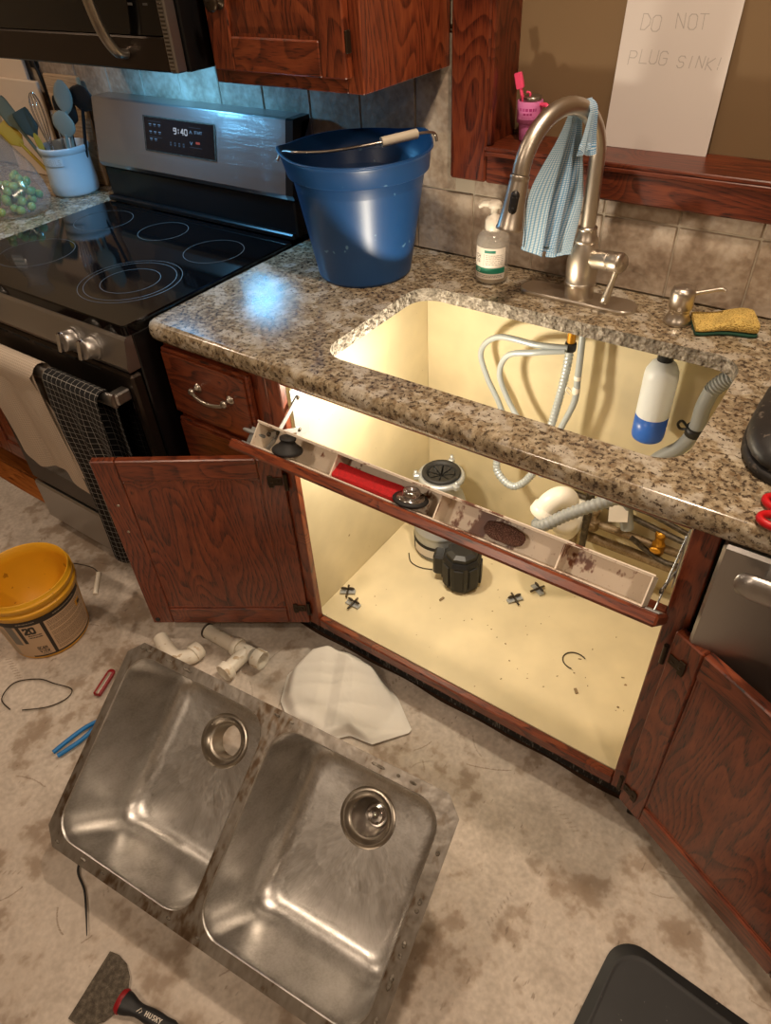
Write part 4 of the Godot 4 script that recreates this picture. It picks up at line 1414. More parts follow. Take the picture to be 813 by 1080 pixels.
func yellow_bucket() -> void:
	var c := Vector3(-0.352, 0.0062, 0.361)
	var t := thing("yellow_bucket", "yellow plastic pail with a printed label on the drop cloth", "bucket", c)
	var b := Transform3D(Basis(), c)
	var st := mb()
	var H := 0.238
	lathe(st, [[0.001, 0.0], [0.104, 0.0], [0.1075, 0.004], [0.1215, 0.178], -1, [0.1285, 0.180], [0.1295, 0.196], -1, [0.1235, 0.198], [0.1235, 0.206], -1, [0.1285, 0.208], [0.129, 0.222], -1, [0.1235, 0.2235], [0.1245, H - 0.002], [0.1235, H], [0.121, H - 0.001], [0.1195, 0.20], [0.1055, 0.008], [0.001, 0.007]], 64, b)
	part("pail", st, M.bucket_yellow, t)
	# printed label, wrapped round the side
	var im := Image.create(512, 256, false, Image.FORMAT_RGB8)
	var wide := Image.create(700, 256, false, Image.FORMAT_RGB8)
	im.fill(C(198, 168, 136))
	var dk := C(44, 36, 30)
	im.fill_rect(Rect2i(0, 0, 512, 34), dk)
	im.fill_rect(Rect2i(150, 0, 22, 256), dk)
	im.fill_rect(Rect2i(0, 246, 512, 10), dk)
	im.fill_rect(Rect2i(0, 34, 24, 120), dk)
	soft_blit(im, 1, 16, 14, 110, 10, C(160, 146, 128))
	soft_blit(im, 1, 240, 14, 180, 10, C(160, 146, 128))
	write(im, "20", 40, 48, 38, dk, 11)
	soft_blit(im, 2, 48, 98, 84, 28, dk.lightened(0.1), 2)
	write(im, "SCAN", 58, 186, 17, dk, 4)
	write(im, "VIEW", 62, 210, 17, dk, 4)
	soft_blit(im, 2, 70, 232, 60, 12, dk.lightened(0.3))
	soft_blit(im, 24, 186, 44, 300, 192, C(120, 98, 78))
	for k in 5: im.fill_rect(Rect2i(184, 74 + k * 34, 310, 4), C(204, 174, 142))
	im.fill_rect(Rect2i(410, 60, 54, 34), C(206, 146, 30))
	im.fill_rect(Rect2i(430, 74, 34, 18), dk)
	wide.fill(C(198, 168, 136))
	wide.fill_rect(Rect2i(0, 0, 188, 34), dk)
	wide.fill_rect(Rect2i(110, 34, 60, 130), C(120, 114, 106))
	wide.fill_rect(Rect2i(40, 60, 60, 196), C(170, 150, 126))
	wide.blit_rect(im, Rect2i(0, 0, 512, 256), Vector2i(188, 0))
	var lm := mat("pail_label", Color.WHITE, 0.6, 0.0, ImageTexture.create_from_image(wide))
	st = mb()
	var f := func(s: float, w: float) -> Vector3:
		var a := lerpf(1.68, -0.87, s)
		var y := lerpf(0.172, 0.012, w)
		var r := lerpf(0.1077, 0.1215, (y - 0.004) / 0.174) + 0.0006
		return c + Vector3(r * cos(a), y, r * sin(a))
	sheet(st, 48, 4, f, Vector2(1, 1))
	part("label", st, lm, t, "tan paper label with dark bands and the number 20")
	st = mb()
	var h := curve([c + Vector3(0.05, 0.201, -0.1205), c + Vector3(0.062, 0.19, -0.135), c + Vector3(0.088, 0.178, -0.15), c + Vector3(0.118, 0.17, -0.148)], 6)
	tube(st, h, 0.0016, 8)
	part("wire_handle", st, M.wire_dark, t)
	st = mb()
	var g0: Vector3 = c + Vector3(0.112, 0.171, -0.15)
	var g1: Vector3 = c + Vector3(0.150, 0.150, -0.10)
	var gp := []
	var gr := []
	for k in 13:
		gp.append(g0.lerp(g1, k / 12.0)); gr.append(0.0068 if k % 2 else 0.0075)
	tube(st, gp, gr, 12)
	part("grip", st, M.grip_white, t)

# ---------------------------------------------------------------- faucet and the things round the opening
const STEM := Vector3(0.772, 0.914, -0.552)
func faucet_point(a: float) -> Vector3:      # along the arch, a from 0 (stem) to PI
	var d := Vector3(-0.292, 0, 0.957)
	var R := 0.1045
	return Vector3(STEM.x, 1.192, STEM.z) + d * (R - R * cos(a)) + Vector3(0, R * sin(a), 0)

func faucet() -> void:
	var t := thing("kitchen_faucet", "brushed nickel pull-down faucet with a high arched spout", "faucet", STEM + Vector3(0, 0.0005, 0))
	var st := mb()
	slab(st, rrect(0.640, 0.900, -0.5845, -0.5195, 0.0322, 12), Vector2(0.77, -0.552), TOP + 0.0005, TOP + 0.009, 0.003)
	part("deck_plate", st, M.nickel, t)
	st = mb()
	lathe(st, [[0.030, 0.009], [0.030, 0.036], -1, [0.032, 0.037], [0.032, 0.042], -1, [0.0305, 0.044], [0.0325, 0.065], [0.0325, 0.085], [0.029, 0.108], [0.0235, 0.124], -1, [0.0245, 0.126], [0.0245, 0.130], [0.0215, 0.134], [0.0185, 0.148], -1, [0.0195, 0.149], [0.0195, 0.153], [0.016, 0.155]], 36, Transform3D(Basis(), STEM))
	part("body", st, M.nickel, t)
	var pts := [STEM + Vector3(0, 0.153, 0), STEM + Vector3(0, 0.2, 0), STEM + Vector3(0, 0.25, 0)]
	for k in 25: pts.append(faucet_point(PI * 0.95 * k / 24.0))
	st = mb()
	tube(st, pts, 0.0152, 22)
	part("spout", st, M.nickel, t)
	var a: Vector3 = pts[pts.size() - 1]
	var tip := Vector3(0.7065, 1.118, -0.334)
	st = mb()
	var hx := along(a, tip, Vector3(0.2, 0, 1))
	var L := (tip - a).length()
	lathe(st, [[0.0165, 0.001], [0.0178, 0.004], [0.0165, 0.008], [0.0170, 0.012], [0.0195, L * 0.55], [0.0235, L - 0.008], [0.0255, L - 0.004], [0.0252, L - 0.001], -1, [0.020, L], [0.001, L]], 32, hx)
	var head := part("spray_head", st, M.nickel, t)
	# thumb button on the outer side
	st = mb()
	var out := (Vector3(-0.292, 0, 0.957) * 0.75 + Vector3(0.55, 0.2, 0.2)).normalized()
	var ydir := (tip - a).normalized()
	out = (out - ydir * out.dot(ydir)).normalized()
	var bb := Basis(out.cross(ydir), ydir, -out)
	for q in [0.0, 1.0]:
		ball(st, a + ydir * (L * 0.36 + L * 0.24 * q) + out * 0.0165, Vector3(0.008, 0.0095, 0.0075), 14, 8)
	cbox(st, Vector3(0.015, L * 0.26, 0.013), Transform3D(bb, a + ydir * L * 0.48 + out * 0.0168), 0.004)
	part("spray_button", st, M.black_plastic, head)
	# side lever
	st = mb()
	var l0 := STEM + Vector3(0.018, 0.094, 0.004)
	var l1 := STEM + Vector3(0.092, 0.106, 0.030)
	var lx := along(l0, l1)
	var LL := (l1 - l0).length()
	lathe(st, [[0.016, 0.0], [0.0195, 0.014], [0.0195, LL * 0.6], -1, [0.0185, LL * 0.61], [0.0195, LL * 0.63], [0.0195, LL - 0.004], [0.017, LL], [0.001, LL + 0.001]], 28, lx)
	var lv := part("lever_hub", st, M.nickel, t)
	st = mb()
	var m0 := STEM + Vector3(0.082, 0.092, 0.028)
	var m1 := STEM + Vector3(0.070, 0.022, 0.040)
	tube(st, [m0, m0.lerp(m1, 0.2), m0.lerp(m1, 0.24), m0.lerp(m1, 0.8), m0.lerp(m1, 0.97), m1], [0.006, 0.006, 0.0055, 0.009, 0.0098, 0.006], 18)
	part("lever", st, M.nickel, lv)
	# threaded shank and hoses hang below, see plumbing()

func dish_cloth() -> void:
	var p := faucet_point(1.02)
	var t := thing("dish_cloth", "blue and white striped dish cloth hanging over the faucet arch", "cloth", p)
	var d := Vector3(-0.292, 0, 0.957)
	var side := Vector3(0.957, 0, 0.292)
	var st := mb()
	var f := func(s: float, w: float) -> Vector3:
		# w runs from the back hem over the arch to the front hem, s across the gathered width
		var u := (w - 0.24) * 0.40                 # arc length from the ridge; negative behind
		var hang := absf(u)
		var spread := smoothstep(0.0, 0.20, hang)
		var wd := lerpf(0.016, 0.050, spread) * lerpf(1.0, 0.86, smoothstep(0.2, 0.3, hang)) * (1.0 if u > 0.0 else 0.6)
		var x := (s - 0.5) * 2.0
		var fold := sin(s * 19.0 + w * 2.0) * lerpf(0.003, 0.017, spread) + sin(s * 41.0 + 1.0) * 0.004 * spread
		var r := 0.0185
		var q: Vector3
		var over := 0.5 * PI * r
		if hang < over:
			var a := u / r
			q = p + Vector3(0, cos(a) * r, 0) + side * (-sin(a) * r)
		else:
			var dn := hang - over
			var sg := signf(u)
			q = p + side * (-sg * (r + fold * 0.7 * sg)) + Vector3(0, -dn * lerpf(1.0, 0.94, s), 0)
			q += side * (-0.10 * dn if u > 0 else -0.06 * dn)
		var across := d.lerp(Vector3(-0.75, 0, 0.66), spread).normalized()
		q += across * (x * wd + fold * 0.4) + d * 0.03 * hang
		if w > 0.97 or w < 0.03: q += Vector3(0, 0.006 * sin(s * 14.0), 0)
		return q
	sheet(st, 54, 90, f, Vector2(4.0, 16.0))
	part("cloth", st, M.dish_cloth, t)

func soap_dispenser() -> void:
	var c := Vector3(0.984, TOP + 0.0005, -0.548)
	var t := thing("soap_dispenser", "brushed nickel deck soap pump with its bottle hanging below the counter", "soap dispenser", c)
	var b := Transform3D(Basis(), c)
	var st := mb()
	lathe(st, [[0.001, 0.0], [0.027, 0.0], [0.0275, 0.004], [0.024, 0.010], [0.0205, 0.017], [0.0195, 0.024], -1, [0.0205, 0.026], [0.0205, 0.030], -1, [0.0232, 0.032], [0.0235, 0.063], [0.0215, 0.070], [0.014, 0.074], [0.001, 0.075]], 32, b)
	part("pump_head", st, M.nickel, t)
	st = mb()
	tube(st, curve([c + Vector3(0.016, 0.062, 0), c + Vector3(0.045, 0.071, -0.008), c + Vector3(0.064, 0.077, -0.012), c + Vector3(0.072, 0.074, -0.013)], 5), [0.0042, 0.0042, 0.0041, 0.004, 0.0039, 0.0038, 0.0037, 0.0036, 0.0035, 0.0035, 0.0034, 0.0034, 0.0034, 0.0034, 0.0034, 0.0034], 10)
	part("spout", st, M.nickel, t)
	var u := Transform3D(Basis(), Vector3(c.x - 0.005, 0, c.z))
	st = mb()
	lathe(st, [[0.001, 0.828], [0.0165, 0.828], [0.0165, 0.858], -1, [0.013, 0.8585], [0.013, 0.884]], 24, u)
	part("collar", st, M.black_plastic, t)
	st = mb()
	lathe(st, [[0.0355, 0.695], [0.0355, 0.79], [0.034, 0.803], [0.026, 0.819], [0.016, 0.827], [0.014, 0.828]], 32, u)
	part("bottle", st, M.frosted, t, "frosted bottle half filled with blue soap")
	st = mb()
	lathe(st, [[0.001, 0.632], [0.029, 0.632], [0.034, 0.636], [0.0356, 0.643], [0.0356, 0.6948], [0.001, 0.6949]], 32, u)
	part("blue_soap", st, M.blue_liquid, t)

func patch(c: Vector3, r: float, a0: float, a1: float, y0: float, y1: float, m: Material, parent: Node3D, called: String) -> void:
	var st := mb()
	var f := func(s: float, w: float) -> Vector3:
		var a := lerpf(a0, a1, s)
		return c + Vector3(r * cos(a), lerpf(y1, y0, w), r * sin(a))
	sheet(st, 24, 2, f, Vector2(1, 1))
	part(called, st, m, parent)

func counter_things() -> void:
	# pump bottle of hand soap
	var c := Vector3(0.560, TOP + 0.0005, -0.556)
	var t := thing("hand_soap_bottle", "clear pump bottle with a white and green label against the backsplash", "soap bottle", c)
	var b := Transform3D(Basis(), c)
	var st := mb()
	lathe(st, [[0.001, 0.0], [0.032, 0.0], [0.0365, 0.006], [0.0365, 0.088], [0.034, 0.100], [0.024, 0.110], [0.017, 0.114], [0.015, 0.118]], 32, b)
	part("bottle", st, M.clear_bottle, t)
	st = mb()
	lathe(st, [[0.001, 0.003], [0.031, 0.003], [0.0345, 0.008], [0.0345, 0.020], [0.001, 0.0205]], 24, b)
	part("soap", st, M.soap_gel, t)
	var im := Image.create(192, 160, false, Image.FORMAT_RGB8)
	im.fill(C(218, 208, 194))
	im.fill_rect(Rect2i(70, 10, 62, 14), C(26, 112, 92))
	im.fill_rect(Rect2i(0, 100, 192, 30), C(26, 122, 96))
	write(im, "CH", 14, 34, 18, C(70, 66, 60), 3)
	write(im, "SS", 14, 60, 16, C(70, 66, 60), 3)
	im.fill_rect(Rect2i(66, 30, 2, 62), C(120, 112, 102))
	soft_blit(im, 6, 78, 34, 100, 56, C(140, 130, 120))
	write(im, "20", 20, 108, 14, C(200, 220, 205), 3)
	soft_blit(im, 2, 16, 138, 160, 16, C(120, 112, 104))
	patch(c, 0.0370, 2.35, 0.25, 0.014, 0.083, mat("soap_label", Color.WHITE, 0.6, 0.0, ImageTexture.create_from_image(im)), t, "label")
	st = mb()
	lathe(st, [[0.0175, 0.112], [0.0195, 0.116], [0.0195, 0.133], [0.015, 0.140], [0.0085, 0.145], [0.0085, 0.158], -1, [0.014, 0.159], [0.0145, 0.168], [0.010, 0.172], [0.001, 0.1725]], 24, b)
	tube(st, [c + Vector3(0, 0.165, 0), c + Vector3(-0.022, 0.166, 0.010), c + Vector3(-0.031, 0.160, 0.014)], [0.0065, 0.006, 0.0045], 10)
	part("pump", st, M.pump_white, t)
	# sponge
	var sc := Vector3(1.068, TOP + 0.0005, -0.561)
	t = thing("sponge", "yellow kitchen sponge with a dark green scouring side", "sponge", sc)
	for k in 2:
		st = mb()
		var rings := []
		for i in 15:
			var x := lerpf(-0.056, 0.056, i / 14.0)
			var R := PackedVector3Array()
			var lift := 0.004 * (1.0 - pow(x / 0.056, 2.0)) + 0.003 * sin(x * 60.0)
			var half := 0.036 - 0.005 * cos(x * 50.0)
			var lo := 0.0 if k == 0 else 0.0082
			var hi := 0.008 if k == 0 else 0.022 + lift + 0.006 * (x / 0.056)
			for q in 20:
				var a := TAU * q / 20.0
				var cx := signf(cos(a)) * pow(absf(cos(a)), 0.35)
				var cy := signf(sin(a)) * pow(absf(sin(a)), 0.35)
				var endr := 1.0 - 0.10 * pow(absf(x) / 0.056, 8.0)
				var v := Vector3(x, lerpf(lo, hi, cy * 0.5 + 0.5), -cx * half * endr)
				R.append(sc + Basis(Vector3.UP, 0.42) * v)
			rings.append(R)
		loft(st, rings, true, 0, true, true)
		part("scourer" if k == 0 else "foam", st, M.scour_green if k == 0 else M.sponge_yellow, t)
	# black tool pouch and scissors at the right
	t = thing("tool_pouch", "scuffed black padded pouch lying on the counter by the sink opening", "pouch", Vector3(1.3, TOP + 0.0005, -0.26))
	var poly := PackedVector2Array()
	for k in 28:
		var a := TAU * k / 28.0
		poly.append(Vector2(1.305 + 0.108 * signf(cos(a)) * pow(absf(cos(a)), 0.6), -0.258 + 0.155 * signf(sin(a)) * pow(absf(sin(a)), 0.75)))
	var ctr := Vector2(1.305, -0.258)
	var an := angles_of([poly], ctr, 40)
	for k in 2:
		st = mb()
		var rr := []
		for l in ([[1.0, 0.001], [1.02, 0.006], [1.01, 0.016], [0.96, 0.019]] if k == 0 else [[0.93, 0.017], [1.0, 0.024], [0.985, 0.036], [0.93, 0.046], [0.75, 0.053], [0.4, 0.056], [0.02, 0.057]]):
			var R := PackedVector3Array()
			for a in an:
				var p: Vector2 = ctr + (hit(poly, ctr, a) - ctr) * l[0]
				R.append(Vector3(p.x, TOP + 0.0005 + l[1] + 0.0015 * sin(a * 9.0), p.y))
			rr.append(R)
		loft(st, rr, true, 0, true, true)
		part("flap" if k else "base_pad", st, M.leather_black, t)
	st = mb()
	ball(st, Vector3(1.232, TOP + 0.0475, -0.222), Vector3(0.008, 0.006, 0.012), 12, 6)
	part("orange_tab", st, M.orange, t)
	t = thing("scissors", "red-handled scissors lying near the counter's front edge", "scissors", Vector3(1.3, TOP + 0.0005, -0.035))
	for k in 2:
		st = mb()
		var cc := Vector3(1.287, TOP + 0.008, -0.058) if k == 0 else Vector3(1.290, TOP + 0.008, -0.020)
		var lp := []
		for q in 25:
			var a := TAU * q / 24.0
			lp.append(cc + Vector3(0.025 * cos(a), 0, 0.0145 * sin(a)).rotated(Vector3.UP, -0.18 if k == 0 else 0.12))
		tube(st, lp, 0.0052, 10, false, Vector2(1, 1.2))
		tube(st, [cc + Vector3(0.024, 0, 0.002 if k == 0 else -0.002), Vector3(1.345, TOP + 0.008, -0.0385)], 0.005, 8)
		part("handle", st, M.red_plastic, t)
		st = mb()
		var e := Vector3(1.46, TOP + 0.006, -0.030 if k == 0 else -0.046)
		var q0 := along(Vector3(1.345, TOP + 0.0065 + 0.002 * k, -0.0385), e, Vector3.UP)
		cbox(st, Vector3(0.0018, 0.116, 0.012), q0 * Transform3D(Basis(), Vector3(0, 0.058, 0)), 0.0005)
		part("blade", st, M.chrome, t)

func sill_things() -> void:
	var c := Vector3(0.556, 1.1725, -0.70)
	var t := thing("pink_tumbler", "small pink handled tumbler on the window stool", "tumbler", c)
	var b := Transform3D(Basis(), c)
	var st := mb()
	lathe(st, [[0.001, 0.0], [0.0175, 0.0], [0.019, 0.002], [0.0215, 0.034], -1, [0.0262, 0.036], [0.027, 0.075], [0.0262, 0.0765], -1, [0.0242, 0.0765], [0.0235, 0.06], [0.001, 0.058]], 32, b)
	part("cup", st, M.pink, t)
	st = mb()
	tube(st, curve([c + Vector3(0.0255, 0.070, 0.004), c + Vector3(0.042, 0.071, 0.010), c + Vector3(0.0475, 0.06, 0.012), c + Vector3(0.044, 0.046, 0.011), c + Vector3(0.026, 0.042, 0.005)], 5), 0.0042, 10)
	part("handle", st, M.hot_pink, t)
	st = mb()
	lathe(st, [[0.018, 0.070], [0.0195, 0.0775], [0.0195, 0.083], [0.017, 0.085], [0.001, 0.0855]], 24, Transform3D(Basis(), c + Vector3(0.004, 0, 0)))
	part("lid", st, M.pewter, t)
	var im := Image.create(128, 64, true, Image.FORMAT_RGB8)
	im.fill(C(214, 122, 178))
	soft_blit(im, 1, 8, 8, 100, 30, C(160, 44, 112), 5)
	soft_blit(im, 1, 34, 32, 50, 20, C(160, 44, 112), 5)
	soft_blit(im, 1, 24, 54, 80, 4, C(160, 44, 112), 2)
	patch(c, 0.0273, 2.1, 0.35, 0.044, 0.068, mat("cup_print", Color.WHITE, 0.45, 0.0, ImageTexture.create_from_image(im)), t, "print")
	t = thing("scrub_brush", "hot pink little brush standing in the pink tumbler", "brush", c + Vector3(-0.012, 0.06, 0.008))
	st = mb()
	tube(st, [c + Vector3(-0.010, 0.062, 0.006), c + Vector3(-0.019, 0.098, 0.010)], 0.0035, 8)
	tube(st, curve([c + Vector3(-0.012, 0.072, 0.006), c + Vector3(0.0, 0.080, 0.008), c + Vector3(0.002, 0.09, 0.008), c + Vector3(-0.006, 0.092, 0.008)], 4), 0.0025, 8)
	part("handle", st, M.hot_pink, t)
	st = mb()
	cbox(st, Vector3(0.017, 0.030, 0.010), Transform3D(Basis(Vector3(0, 0, 1), 0.28), c + Vector3(-0.0235, 0.112, 0.011)), 0.004)
	part("head", st, M.hot_pink, t)
	# the handwritten sheet
	var p0 := Vector3(0.718, 1.1723, -0.7215)
	t = thing("paper_sign", "white sheet with a handwritten do not plug sink warning on the stool", "sign", p0)
	im = Image.create(512, 660, false, Image.FORMAT_RGB8)
	im.fill(C(212, 204, 198))
	var pen := C(172, 165, 160)
	write(im, "DO", 84, 130, 58, pen, 3, 4.0, 0.05)
	write(im, "NOT", 240, 126, 54, pen, 3, 5.0, -0.05)
	write(im, "PLUG", 56, 264, 52, pen, 3, 6.0, 0.06)
	write(im, "SINK!", 290, 274, 44, pen, 3, 6.0, 0.12)
	st = mb()
	var f := func(s: float, w: float) -> Vector3:
		var h := (1.0 - w) * 0.279
		return p0 + Vector3(s * 0.209 - 0.02 * w * 0.0, h * 0.996, -0.026 * (1.0 - w) + 0.003 * sin(s * 3.0) * (1.0 - w)) 
	sheet(st, 8, 8, f, Vector2(1, 1))
	var g := func(s: float, w: float) -> Vector3: return f.call(1.0 - s, w) + Vector3(0, 0, -0.0003)
	sheet(st, 8, 8, g, Vector2(-1, 1))
	part("sheet", st, mat("sign_paper", Color.WHITE, 0.85, 0.0, ImageTexture.create_from_image(im)), t)

# ---------------------------------------------------------------- left counter
func crock_and_utensils() -> void:
	var c := Vector3(-0.954, TOP + 0.0005, -0.5375)
	var t := thing("utensil_crock", "white glazed stoneware crock holding kitchen utensils", "crock", c)
	var b := Transform3D(Basis(), c)
	var st := mb()
	lathe(st, [[0.001, 0.0], [0.068, 0.0], [0.0735, 0.008], [0.0745, 0.035], [0.0715, 0.075], [0.0705, 0.105], [0.0725, 0.121], -1, [0.0755, 0.123], [0.078, 0.136], [0.077, 0.1405], [0.073, 0.141], [0.0705, 0.135], [0.066, 0.075], [0.066, 0.012], [0.001, 0.010]], 48, b)
	part("jar", st, M.crock_glaze, t)
	var im := Image.create(192, 40, false, Image.FORMAT_RGB8)
	im.fill(C(196, 206, 212))
	write(im, "UTENSILS", 10, 8, 22, C(168, 176, 180), 3)
	im.fill_rect(Rect2i(0, 37, 192, 3), C(160, 166, 170))
	patch(c, 0.0736, 1.9, 0.75, 0.092, 0.116, mat("crock_print", Color.WHITE, 0.22, 0.0, ImageTexture.create_from_image(im)), t, "raised_band")
	var G := "utensils in the crock"
	var m0 := c + Vector3(0, 0.03, 0)
	var list := [
		["spatula", "sage green silicone spatula leaning far left in the crock", M.silicone_sage, M.silicone_sage, Vector3(-0.03, 0.02, 0.02), Vector3(-0.19, 0.262, 0.055), 0.017, 0.10],
		["spatula", "dark teal silicone spatula beside the sage green one", M.silicone_teal, M.silicone_teal, Vector3(-0.01, 0.02, 0.02), Vector3(-0.105, 0.235, 0.045), 0.020, 0.08],
		["spatula", "mustard yellow spatula low at the crock's left rim", M.silicone_yellow, M.silicone_yellow, Vector3(-0.02, 0.025, 0.035), Vector3(-0.19, 0.196, 0.07), 0.019, 0.085],
		["spoon", "yellow-handled spoon at the front of the crock", M.silicone_yellow, M.silicone_yellow, Vector3(0.0, 0.02, 0.045), Vector3(-0.04, 0.18, 0.058), 0.0075, 0.06],
		["spoon", "light grey silicone spoon upright at the crock's right", M.silicone_grey, M.silicone_grey, Vector3(0.03, 0.02, 0.0), Vector3(0.082, 0.318, -0.005), 0.022, 0.09],
		["spoon", "pale grey spoon with a broad oval bowl at the front right", M.silicone_grey, M.silicone_grey, Vector3(0.03, 0.02, 0.02), Vector3(0.098, 0.245, 0.03), 0.028, 0.075],
		["ladle", "black ladle at the back right of the crock", M.black_plastic, M.black_plastic, Vector3(0.03, 0.02, -0.03), Vector3(0.125, 0.30, -0.04), 0.033, 0.07],
		["turner", "black slotted turner in the middle of the crock", M.black_plastic, M.black_plastic, Vector3(0.02, 0.02, -0.02), Vector3(0.03, 0.27, -0.03), 0.026, 0.09],
		["serving_fork", "steel serving fork in the middle of the crock", M.chrome, M.chrome, Vector3(0.0, 0.02, 0.0), Vector3(0.012, 0.235, 0.0), 0.010, 0.06]]
	for u in list:
		var a: Vector3 = c + u[4]
		var e: Vector3 = c + u[5]
		var o := thing(u[0], u[1], "utensil", a, 0.0, G)
		var d := (e - a).normalized()
		var L: float = (e - a).length()
		var hl: float = u[7]
		st = mb()
		tube(st, [a, e - d * hl * 0.9], 0.0052, 10)
		part("handle", st, u[2], o)
		st = mb()
		var sx := (d.cross(Vector3(0.45, 0.66, 0.6))).normalized()
		var pts := []
		var rad := []
		for k in 9:
			var q := k / 8.0
			pts.append(e - d * hl * (1.0 - q))
			rad.append(u[6] * (clampf(pow(sin(PI * clampf(q, 0.02, 0.98)), 0.5), 0.2, 1.0) if u[0] in ["spoon", "ladle"] else (0.3 + 0.7 * smoothstep(0.0, 0.3, q)) * (1.0 if q < 0.95 else 0.86)))
		for q in rad.size(): rad[q] *= 1.3
		tube(st, pts, rad, 14, true, Vector2(1, 0.14), sx)
		part("head", st, u[3], o)
	var o := thing("whisk", "steel balloon whisk standing in the crock", "utensil", c + Vector3(-0.005, 0.02, 0.03), 0.0, G)
	var a := c + Vector3(-0.005, 0.02, 0.03)
	var e := c + Vector3(-0.03, 0.285, 0.03)
	var d := (e - a).normalized()
	st = mb()
	tube(st, [a, a + d * 0.12], 0.006, 10)
	part("handle", st, M.chrome, o)
	st = mb()
	for k in 5:
		var ax := (Basis(d, PI * k / 5.0) * frame_for(d))
		var lp := []
		for q in 17:
			var w := PI * q / 16.0
			lp.append(a + d * (0.12 + 0.147 * sin(w)) + ax * (0.024 * cos(w) * (0.15 + 0.85 * sin(w)) * 1.3))
		tube(st, lp, 0.0009, 6)
	part("wire_loop", st, M.chrome, o)
	# boards against the wall
	t = thing("cutting_board", "tall white cutting board leaning behind the grapes", "cutting board", Vector3(-1.27, TOP + 0.0005, -0.61), 0.0, "white cutting boards")
	board(t, "board", M.white_board, -1.40, -1.165, TOP + 0.0005, 1.30, -0.630, -0.618, 1, 0.004)
	t = thing("cutting_board", "shorter white cutting board behind the crock, with a rounded corner", "cutting board", Vector3(-1.2, TOP + 0.0005, -0.6), 0.0, "white cutting boards")
	board(t, "board", M.white_board, -1.38, -1.10, TOP + 0.0005, 1.205, -0.6155, -0.6035, 1, 0.004)
	t = thing("cutting_board", "pale wooden cutting board leaning on the backsplash behind the utensils", "cutting board", Vector3(-1.0, TOP + 0.0005, -0.62))
	board(t, "board", M.pale_wood, -1.078, -0.905, TOP + 0.0005, 1.226, -0.634, -0.62, 0, 0.006)
	t = thing("power_cord", "black cord running down the tiles behind the cutting boards", "cord", Vector3(-1.11, 1.1, -0.63))
	st = mb()
	tube(st, curve([Vector3(-1.135, 1.336, -0.632), Vector3(-1.128, 1.27, -0.634), Vector3(-1.108, 1.2, -0.633), Vector3(-1.092, 1.1, -0.6335)], 6), 0.006, 8)
	part("cable", st, M.black_plastic, t)
	st = mb()
	bx(st, -1.158, -1.115, 1.235, 1.30, -0.6425, -0.6385, 0.002)
	part("plug_plate", st, M.black_plastic, t)
	# grapes in a bag
	var gc := Vector3(-0.955, TOP + 0.001, -0.325)
	t = thing("produce_bag", "clear plastic bag with printed stripes around green grapes", "bag", gc)
	st = mb()
	var nz := FastNoiseLite.new()
	nz.seed = 3
	nz.frequency = 9.0
	var rings := []
	for l in [[0.05, 0.0], [0.095, 0.004], [0.108, 0.035], [0.104, 0.075], [0.088, 0.12], [0.066, 0.165], [0.044, 0.20], [0.03, 0.225], [0.034, 0.25], [0.05, 0.275]]:
		var R := PackedVector3Array()
		for j in 36:
			var q := TAU * j / 36.0
			var p := Vector3(cos(q) * l[0] * 1.05, l[1], sin(q) * l[0] * 0.95)
			var s := 1.0 + 0.16 * nz.get_noise_3d(p.x * 3.0, p.y * 1.5, p.z * 3.0) + 0.03 * sin(q * 7.0 + l[1] * 30.0)
			R.append(gc + Vector3(p.x * s - l[1] * 0.22, p.y, p.z * s))
		rings.append(R)
	loft(st, rings, true, 0, true, false)
	part("film", st, M.clear_wrap, t)
	st = mb()
	var pf := func(s: float, w: float) -> Vector3: return gc + Vector3(0.028 + 0.034 * s - 0.03 * (1.0 - w), 0.16 - 0.05 * w, 0.075 - 0.015 * s + 0.018 * w)
	sheet(st, 4, 4, pf, Vector2(1, 1))
	im = Image.create(64, 64, false, Image.FORMAT_RGB8)
	im.fill(C(206, 196, 184))
	for k in 3: im.fill_rect(Rect2i(0, 8 + k * 22, 64, 9), [C(60, 70, 66), C(16, 74, 52), C(110, 110, 104)][k])
	part("print", st, mat("bag_print", Color.WHITE, 0.5, 0.0, ImageTexture.create_from_image(im)), t)
	var gm: Mesh = null
	var placed := []
	var tries := 0
	while placed.size() < 46 and tries < 4000:
		tries += 1
		var y := rng.randf_range(0.0155, 0.092)
		var rr := 0.082 * sqrt(rng.randf()) * (1.0 - y * 3.4)
		var q := rng.randf() * TAU
		var p := Vector3(cos(q) * rr, y, sin(q) * rr)
		var ok := true
		for z in placed:
			if (z as Vector3).distance_to(p) < 0.0235: ok = false
		if not ok: continue
		placed.append(p)
		var grp := Node3D.new()
		grp.free()
		org = Vector3.ZERO
		if gm == null:
			st = mb()
			ball(st, Vector3.ZERO, Vector3(0.0122, 0.0138, 0.0122), 16, 10)
			st.generate_normals(); st.index()
			gm = st.commit()
		var g := inst(numbered("grape"), gm, M.grape, self)
		g.position = gc + p
		g.rotation = Vector3(rng.randf() * 3.0, rng.randf() * 3.0, 0)
		tag(g, "green grape inside the clear produce bag", "grape", "grapes in the produce bag")

